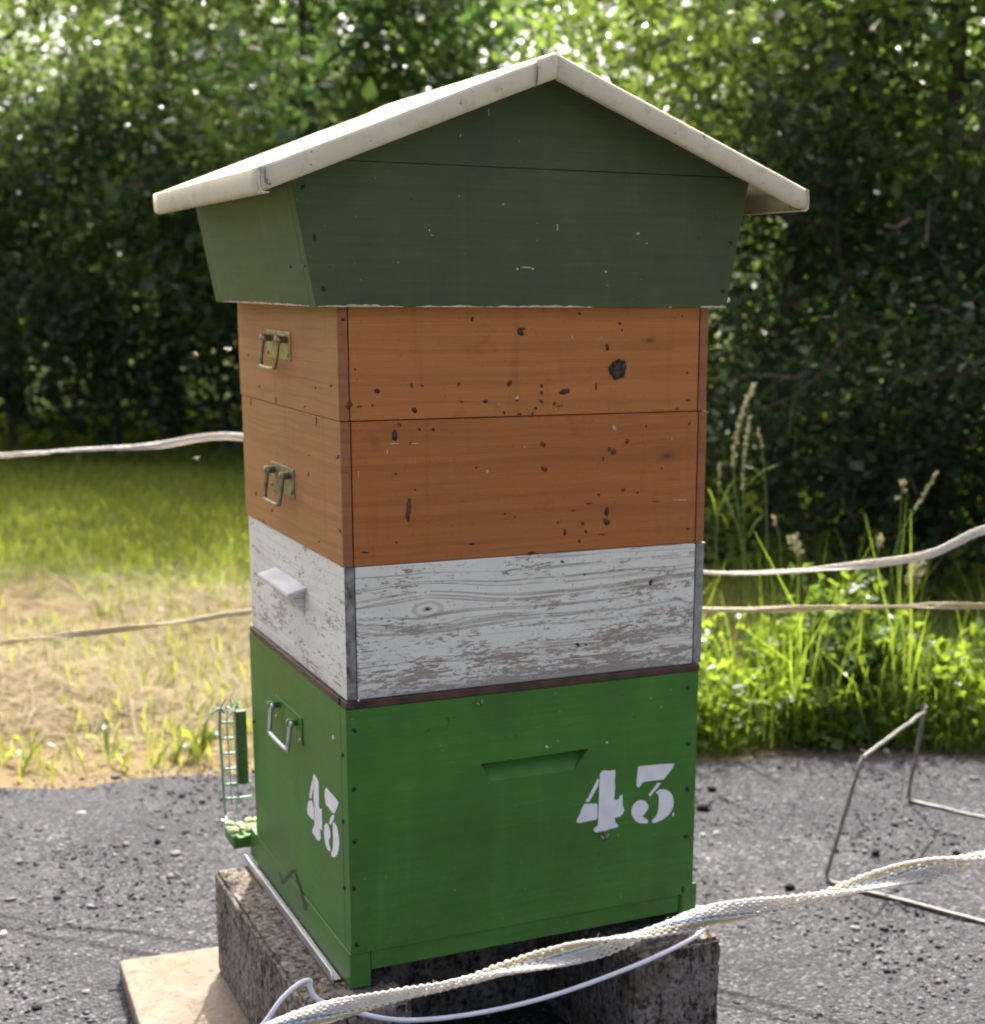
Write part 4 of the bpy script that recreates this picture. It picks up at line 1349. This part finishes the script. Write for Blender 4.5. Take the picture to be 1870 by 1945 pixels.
# ---- roof
RC, RH, RY0, RY1, RZP, RZE = .2375, .339, -.070, .495, 1.107, .9725
rf = thing('hive_roof', 'gabled hive roof with cream metal sheet and olive green skirt boards', 'roof', (RC, .22, .829))
SLP = (RZP - RZE) / RH
cs = 1 / math.hypot(1, SLP)
SKX0, SKX1, SKY0, SKY1, SKZ = -.0278, .5030, -.0125, .478, .8296
FLA = .0262 / .145     # sideways flare of the skirt per metre of height
ZJ = .9805
def skx(z, s): return (SKX0 - FLA * (z - SKZ)) if s < 0 else (SKX1 + FLA * (z - SKZ))
def roofz(x): return RZP - SLP * abs(x - RC) - .004
t = .02
ztl = RZP - SLP * (RC - skx(.955, -1)) - .004
ztr = RZP - SLP * (skx(.955, 1) - RC) - .004
j = .0006
for nm, ya, yb in (('front_board', SKY0, SKY0 + t), ('back_board', SKY1 - t, SKY1)):
    zt = min(ztl, ztr) - .001
    prism(nm, [(skx(SKZ, -1), ya, SKZ), (skx(SKZ, 1), ya, SKZ), (skx(zt, 1), ya, zt), (skx(zt, 1) - .0001, ya, zt + .0001), (skx(zt, -1), ya, zt)], (0, 1, 0), t, m_roofg, rf, .001)
# gable board above, its joint a fine dark line
    xl, xr = RC - (RZP - .004 - zt - .0003) / SLP, RC + (RZP - .004 - zt - .0003) / SLP
    prism('gable_board', [(xl, ya + .0003, zt + .0003), (xr, ya + .0003, zt + .0003), (RC, ya + .0003, RZP - .005)], (0, 1, 0), t - .001, m_roofg, rf, .0006)
for s in (-1, 1):
    zt = (ztl if s < 0 else ztr) - .002
    a = Vector((skx(SKZ, s), 0, SKZ))
    b_ = Vector((skx(zt, s), 0, zt))
    dn = Vector((FLA, 0, 1)) if s < 0 else Vector((-FLA, 0, 1))
    ya, yb = SKY0 + t + .0004, SKY1 - t - .0004
    prism('side_board', [(a.x, ya, a.z), (a.x, yb, a.z), (b_.x, yb, b_.z), (b_.x, ya, b_.z)], (1 if s < 0 else -1, 0, 0), t, m_roofg_y, rf, .001)
# hidden inner boards so that the skirt is closed from below
box('inner_lid', (SKX0 + .021, SKY0 + .021, .8352), (SKX1 - .021, SKY1 - .021, .842), m_or_e, rf, .001)
# metal sheet
for s, nm in ((-1, 'roof_sheet'), (1, 'roof_sheet')):
    xe = RC + s * RH
    n_ = Vector((s * SLP, 0, 1)).normalized()
    nx, ny = 14, 18
    V_ = []
    g = np.random.default_rng(12 + s)
    for i in range(nx + 1):
        for k_ in range(ny + 1):
            u_ = i / nx
            x_ = RC + s * RH * u_
            V_.append((x_, RY0 + (RY1 - RY0) * k_ / ny, RZP - SLP * RH * u_ + g.normal(0, .0006) * (0 < k_ < ny)))
    F_ = [(i * (ny + 1) + k_, (i + 1) * (ny + 1) + k_, (i + 1) * (ny + 1) + k_ + 1, i * (ny + 1) + k_ + 1) for i in range(nx) for k_ in range(ny)]
    m0 = len(V_)
    V_ += [(a, b_, c_ - .0022) for a, b_, c_ in V_]
    F_ += [tuple(q + m0 for q in f[::-1]) for f in F_]
    o = obj(nm, mesh(nm, V_, F_, True), m_cream, rf)


PROF = [(0, .0), (.0022, -.0016), (.0034, -.005), (.0042, -.012), (.0038, -.018), (.0022, -.0235), (-.0005, -.0262), (-.007, -.0266)]


def lip(name, A, B, outd, down, mat, parent, prof=PROF, n=16, seed=0, scale=1.0, wob=.0004):
    """folded sheet edge swept from A to B; closed, 1.3 mm thick"""
    g = np.random.default_rng(seed)
    A, B, outd, down = (np.array(q, float) for q in (A, B, outd, down))
    outer = [(a * scale, b_ * scale) for a, b_ in prof]
    inner = [(a - .0013, b_ + (.0013 if b_ < -.0258 else -.0)) for a, b_ in outer]
    loop = outer + inner[::-1]
    V_, F_ = [], []
    m_ = len(loop)
    for i in range(n + 1):
        p = A + (B - A) * i / n
        w_ = g.normal(0, wob)
        for a, b_ in loop:
            V_.append(p + outd * (a + w_ * (b_ < -.004)) - down * b_ * (1 + g.normal(0, .004)))
    for i in range(n):
        for k_ in range(m_):
            q = (k_ + 1) % m_
            F_.append((i * m_ + k_, i * m_ + q, (i + 1) * m_ + q, (i + 1) * m_ + k_))
    F_.append(tuple(range(m_))[::-1])
    F_.append(tuple(n * m_ + k_ for k_ in range(m_)))
    me = mesh(name, V_, F_)
    me.polygons.foreach_set('use_smooth', [len(p.vertices) == 4 for p in me.polygons])
    bm = bmesh.new()
    bm.from_mesh(me)
    bmesh.ops.recalc_face_normals(bm, faces=bm.faces)
    bm.to_mesh(me)
    bm.free()
    return obj(name, me, mat, parent)


zt_ = .0008
for yy, od in ((RY0, -1), (RY1, 1)):
    dl = dr = (0, 0, -1)
    xcap = RC - .024
    lip('gable_lip', (RC - RH, yy, RZE + zt_), (xcap + .001, yy, RZP - SLP * (RC - xcap) + zt_), (0, od, 0), dl, m_cream, rf, seed=1)
    lip('gable_lip', (RC + .0008, yy, RZP + zt_ - SLP * .0008), (RC + RH, yy, RZE + zt_), (0, od, 0), dr, m_cream, rf, seed=2)
    lip('ridge_cap_lip', (xcap, yy + od * .0012, RZP - SLP * (RC - xcap) + zt_ + .001), (RC + .0004, yy + od * .0012, RZP + zt_ + .001), (0, od, 0), dl, m_cream, rf, seed=3, n=4, scale=1.06)
for s in (-1, 1):
    xe = RC + s * RH
    lip('eave_lip', (xe, RY0 - .0046, RZE + zt_), (xe, RY1 + .0046, RZE + zt_), (s, 0, 0), (0, 0, -1), m_cream, rf, seed=5 + s,
        prof=[(0, 0), (.0016, -.002), (.0022, -.012), (.0018, -.023), (-.001, -.0262), (-.008, -.0268)])
# ridge cap strip on top
xa = RC - .026
V_ = []
for yy in (RY0 + .002, RY1 + .012):
    V_ += [(xa, yy, RZP - SLP * .026 + .0012), (RC, yy, RZP + .0022), (RC + .012, yy, RZP - SLP * .012 + .0012), (RC + .012, yy, RZP - SLP * .012), (RC, yy, RZP + .0005), (xa, yy, RZP - SLP * .026)]
F_ = [(i, (i + 1) % 6, 6 + (i + 1) % 6, 6 + i) for i in range(6)] + [(5, 4, 3, 2, 1, 0), (6, 7, 8, 9, 10, 11)]
obj('ridge_cap', mesh('ridge_cap', V_, F_), m_cream, rf)
# smeared sealant on the left corner fold
m_seam = mat_simple('grey_sealant', (.20, .20, .19), .6, .3)
pc = lambda a, b_: ony(a, b_, RY0 - .0049)
spots('corner_seam', [(503, 332, 1.6, 14), (507, 344, 1.4, 7), (512, 349, 3, 2)], pc, (0, -1, 0), m_seam, rf, 77)
spots('screw', [(575, 356, 4, 4.5)], lambda a, b_: ony(a, b_, SKY0), (0, -1, 0), m_dark, rf, 1, .0008)
for (a, b_) in ((597, 452), (615, 549), (1388, 462), (1373, 553)):
    spots('screw', [(a, b_, 4, 4.5)], lambda a, b_: ony(a, b_, SKY0), (0, -1, 0), m_dark, rf, a, .0008)
for (a, b_) in ((550, 492), (551, 506), (578, 505), (561, 462)):
    spots('nail_hole', [(a, b_, 2.6, 3.6)], lambda a, b_: onx(a, b_, SKX0 - .008), (-1, 0, 0), m_dark, rf, a, .0006)
pk = lambda a, b_: ony(a, b_, SKY0)
spots('scratches', [(982, 511, 2.5, 2), (998, 508, 9, 1.6), (1011, 511, 3, 1.6), (1150, 516, 2.4, 1.6), (1211, 444, 4, 1.8), (955, 388, 2, 2), (1058, 432, 1.6, 5), (928, 213, 1.4, 6), (1228, 463, 2, 1.6), (874, 257, 1.6, 3), (815, 438, 1.4, 1.4)], pk, (0, -1, 0), m_chip, rf, 41)


def chipped(pts_top, yproj, n, parent, zb, seed):
    """strip of bare wood along a board's lower edge: ragged upper outline"""
    g = np.random.default_rng(seed)
    a, b_ = pts_top
    m_ = max(6, int(abs(b_ - a) / 8))
    up = []
    for i in range(m_ + 1):
        q = a + (b_ - a) * i / m_
        up.append((q, g.uniform(1.0, 6.0) * math.sin(math.pi * (i + .35) / (m_ + .7)) ** .5))
    return up


def ragged(name, x0, x1, hts, face, parent, seed):
    g = np.random.default_rng(seed)
    m_ = max(7, int(abs(x1 - x0) / .005))
    up = []
    dn = []
    for i in range(m_ + 1):
        q = x0 + (x1 - x0) * i / m_
        up.append(face(q, SKZ + .0002 + hts * g.uniform(.35, 1.0) * math.sin(math.pi * (i + .3) / (m_ + .6)) ** .45))
        dn.append(face(q, SKZ + .0001))
    V_ = dn + up
    k_ = m_ + 1
    F_ = [(i, i + 1, k_ + i + 1, k_ + i) for i in range(m_)]
    return obj(name, mesh(name, V_, F_), m_chip, parent)


ff = lambda q, z: (q, SKY0 - .0004, z)
fs_ = lambda q, z: (skx(z, -1) - .0004, q, z)
for (a, b_, hh) in ((SKX0 + .002, .075, .0030), (.090, .175, .0030), (.176, .315, .0034), (.42, .425, .002), (.465, SKX1 - .001, .0045)):
    ragged('chipped_edge', a, b_, hh, ff, rf, int(a * 1000) + 99)
ragged('chipped_edge', SKY0 + .022, .43, .0030, fs_, rf, 7)

# ================================================================== SMALL THINGS
# white cable
cp = [ony(440, 2010, -.085), ony(500, 1945, -.080), ony(535, 1897, -.072), ony(568, 1868, -.064), ony(588, 1862, -.058), ony(589, 1876, -.060), ony(604, 1898, -.066),
      ony(645, 1914, -.074), ony(760, 1937, -.078), ony(900, 1925, -.080), ony(1050, 1890, -.080), ony(1200, 1836, -.076), ony(1300, 1790, -.064),
      ony(1334, 1766, -.054), ony(1345, 1746, -.035), ony(1338, 1731, -.005), ony(1318, 1722, .02), np.array([.497, .10, .004]), np.array([.49, .22, .002])]
o = tube('white_cable', cp, .0031, m_cable, None, 10, 150)
tag(o, 'thin white cable hanging in front of the blocks under the hive', 'cable')


# fence tapes
def tape(name, P, width, turns, phase, label, nst, strand_r, blue=(), yellow=(), seed=0, group=None, pitch=.0042):
    """woven tape twisted on itself: parallel strands that undulate over and under"""
    g = np.random.default_rng(seed)
    P = np.asarray(P, float)
    T, N, B = frames(P)
    s = np.concatenate([[0], np.cumsum(np.linalg.norm(np.diff(P, axis=0), axis=1))])
    ph = phase + turns * 2 * np.pi * s / s[-1] + .6 * np.sin(s * 9 + seed) + .3 * np.sin(s * 23 + seed * 2)
    t = thing(name, label, 'rope', P[len(P) // 2], group)
    buck = {'strands': [], 'blue_strand': [], 'aged_strand': []}
    e1 = np.cos(ph)[:, None] * N + np.sin(ph)[:, None] * B
    e2 = -np.sin(ph)[:, None] * N + np.cos(ph)[:, None] * B
    for i in range(nst):
        u_ = (i / (nst - 1) - .5)
        curl = (u_ * u_ - .08) * width * 1.1
        off = e1 * (u_ * width) + e2 * (curl + strand_r * .6 * np.sin(2 * np.pi * s / pitch + math.pi * (i % 2)))[:, None]
        Q = P + off + g.normal(0, strand_r * .08, P.shape) + e2 * (strand_r * .45 * np.sin(s * g.uniform(60, 120) + g.random() * 6) * np.sin(s * 31 + i))[:, None]
        buck['blue_strand' if i in blue else 'aged_strand' if i in yellow else 'strands'].append((Q, strand_r * (.62 if i in blue else 1) * (1 + .12 * np.sin(2 * np.pi * s / pitch * .5 + i))))
    fz = []
    for i in range(int(len(P) * .16)):
        j = g.integers(2, len(P) - 3)
        a = P[j] + e1[j] * g.uniform(-.5, .5) * width + e2[j] * strand_r
        d_ = nrm(T[j] * g.choice([-1, 1]) + g.normal(0, .55, 3))
        fz.append((np.stack([a, a + d_ * .004, a + d_ * .008 + g.normal(0, .0018, 3)]), np.array([.00018, .00015, .0001])))
    if strand_r > .001 and nst > 9:
        obj('loose_fibres', tubes_mesh('loose_fibres', fz, 4), m_tape, t)['kind'] = 'stuff'
    for nm, mt in (('strands', m_tape), ('blue_strand', m_blue), ('aged_strand', m_tapey)):
        if buck[nm]:
            obj(nm, tubes_mesh(nm, buck[nm], 6), mt, t)
    return t


fp = [(330, 2010, 1.22), (530, 1945, 1.21), (690, 1909, 1.20), (850, 1873, 1.195), (950, 1846, 1.19), (1060, 1818, 1.185), (1200, 1778, 1.18), (1330, 1742, 1.18), (1480, 1721, 1.18), (1620, 1688, 1.18), (1750, 1650, 1.185), (1870, 1622, 1.19), (2050, 1575, 1.2)]
tape('fence_tape', smooth_path([ond(*q) for q in fp], 900), .0152, 2.3, .2, 'twisted white woven fence tape crossing close in front of the hive', 11, .00122, (6,), (8, 9), 2, 'white electric fence tapes', .0062)
ru = [(-420, 888, 3.2), (0, 864, 3.0), (150, 853, 2.95), (300, 845, 2.9), (457, 830, 2.85), (700, 880, 2.8), (1000, 1010, 2.75), (1200, 1075, 2.7), (1340, 1088, 2.65), (1450, 1089, 2.6), (1600, 1078, 2.55), (1750, 1055, 2.5), (1810, 1032, 2.5), (1870, 1006, 2.5), (2050, 960, 2.45)]
tape('fence_tape', smooth_path([ond(*q) for q in ru], 420), .0125, 1.0, .2, 'upper white fence tape stretched behind the hive', 9, .0012, (), (), 5, 'white electric fence tapes', .009)
rl = [(-420, 1275, 2.95), (0, 1222, 2.85), (160, 1203, 2.8), (320, 1183, 2.78), (475, 1162, 2.75), (700, 1150, 2.72), (1000, 1152, 2.68), (1200, 1156, 2.62), (1340, 1157, 2.58), (1500, 1157, 2.52), (1700, 1153, 2.48), (1870, 1149, 2.45), (2060, 1145, 2.4)]
tape('fence_tape', smooth_path([ond(*q) for q in rl], 420), .010, 3.0, .9, 'lower thin fence tape stretched behind the hive, greyer than the upper', 7, .0011, (), (0, 1, 2, 3, 4, 5, 6), 6, 'white electric fence tapes', .009)

# bent wire stand on the gravel, right
rw = .0041
w1, w2 = onz(1565, 1672, GZ + rw), onz(1722, 1520, GZ + rw)
T2 = ond(1755, 1352, float((np.array([1.43, .735, .0]) - CAM) @ FX))
T1 = ond(1636, 1440, float((np.array([1.062, .472, .02]) - CAM) @ FX))
w3, w4 = onz(1870, 1752, GZ + rw), onz(1870, 1553, GZ + rw)


def bent(pts, rad=.018, n=5):
    out = [np.array(pts[0])]
    for i in range(1, len(pts) - 1):
        a, b_, c_ = (np.array(q) for q in pts[i - 1:i + 2])
        p = b_ + nrm(a - b_) * rad
        q = b_ + nrm(c_ - b_) * rad
        for t_ in np.linspace(0, 1, n):
            out.append((1 - t_) ** 2 * p + 2 * t_ * (1 - t_) * b_ + t_ * t_ * q)
    out.append(np.array(pts[-1]))
    return np.array(out)


g = np.random.default_rng(4)
path = bent([w4 + (w4 - w2) * 1.6, w2, T2, T1, w1, w3 + (w3 - w1) * .9])
fine = [path[0]]
for a, b_ in zip(path[:-1], path[1:]):
    m_ = max(1, int(np.linalg.norm(b_ - a) / .03))
    for i in range(1, m_ + 1):
        fine.append(a + (b_ - a) * i / m_)
fine = np.array(fine)
fine[1:-1] += g.normal(0, .0005, fine[1:-1].shape)
ws = thing('wire_stand', 'bent thick wire stand on the gravel, two feet and a raised bar', 'wire stand', ((w1 + w2) / 2).tolist())
m_zinc = mat_simple('weathered_zinc_wire', (.17, .168, .145), .5, .4, .2, .35, 60, .3)
tube('bent_rod', fine, rw, m_zinc, ws, 9)
iT = int(np.argmin(np.linalg.norm(fine - T1, axis=1)))
for nm, pos in (('tie_wire', T1), ('tie_wire', w1 + (T1 - w1) * .2), ('tie_wire', T2)):
    a = pos + g.normal(0, .002, 3)
    P = np.array([a + np.array([.006 * math.cos(q), .006 * math.sin(q), .0018 * q - .004]) for q in np.linspace(0, 9, 26)])
    obj(nm, tubes_mesh(nm, [(P, .0011)], 5), m_wire, ws)


# honey bees
m_bee = mat_simple('bee_body', (.16, .085, .022), .55, .3, 0, .6, 500)
m_beed = mat_simple('bee_dark', (.025, .018, .012), .5, .4, 0, .4, 500)
m_wing = mat_leaf('bee_wing', (.5, .5, .46), (.6, .6, .56), .6, (.7, .7, .65), .25, .6)


def ell(name, c, r, mat, parent, rot=None):
    bm = bmesh.new()
    bmesh.ops.create_uvsphere(bm, u_segments=10, v_segments=7, radius=1)
    for v in bm.verts:
        v.co = Vector((v.co.x * r[0], v.co.y * r[1], v.co.z * r[2])) + Vector(c)
    me = bpy.data.meshes.new(name)
    bm.to_mesh(me)
    bm.free()
    me.polygons.foreach_set('use_smooth', [True] * len(me.polygons))
    o = bpy.data.objects.new(name, me)
    sc.collection.objects.link(o)
    me.materials.append(mat)
    o.parent = parent
    return o


def bee(pos, rot, label, group, s=1.0):
    t = thing('honey_bee', label, 'bee', pos, group)
    t.rotation_euler = rot
    t.scale = (s, s, s)
    ell('abdomen', (-.0052, 0, 0), (.0040, .0021, .0020), m_bee, t)
    ell('thorax', (0, 0, .0004), (.0021, .0020, .0019), m_beed, t)
    ell('head', (.0029, 0, 0), (.0011, .0015, .0013), m_beed, t)
    for sg in (-1, 1):
        P = np.array([[.0006, sg * .001, .0018], [-.002, sg * .0042, .0032], [-.006, sg * .0064, .0036], [-.0078, sg * .0048, .0034], [-.005, sg * .0022, .0026]])
        me = mesh('wing', list(P) + list(P + np.array([0, 0, .00015])), [(0, 1, 2, 3, 4), (9, 8, 7, 6, 5)] + [(i, (i + 1) % 5, 5 + (i + 1) % 5, 5 + i) for i in range(5)])
        o = bpy.data.objects.new('wing', me)
        sc.collection.objects.link(o)
        me.materials.append(m_wing)
        o.parent = t


bee(ond(368, 673, 2.75), (.5, -.3, 2.2), 'bee flying left of the upper orange box, the farther one of two', 'flying bees', 1.15)
bee(ond(437, 663, 2.7), (.2, -.5, .6), 'bee flying close beside the upper orange box edge', 'flying bees', 1.2)
bee(ond(369, 872, 2.7), (.3, -.2, 3.6), 'bee flying just below the upper left fence tape', 'flying bees', 1.1)
bee(ony(912, 1337, -.0075), (R(90), R(65), 0), 'bee clinging under the brown wood strip on the green front', 'crawling bees', .8)
bee(ony(1148, 1592, -.0095), (R(90), R(80), 0), 'bee on the green front just below the white four', 'crawling bees', .95)
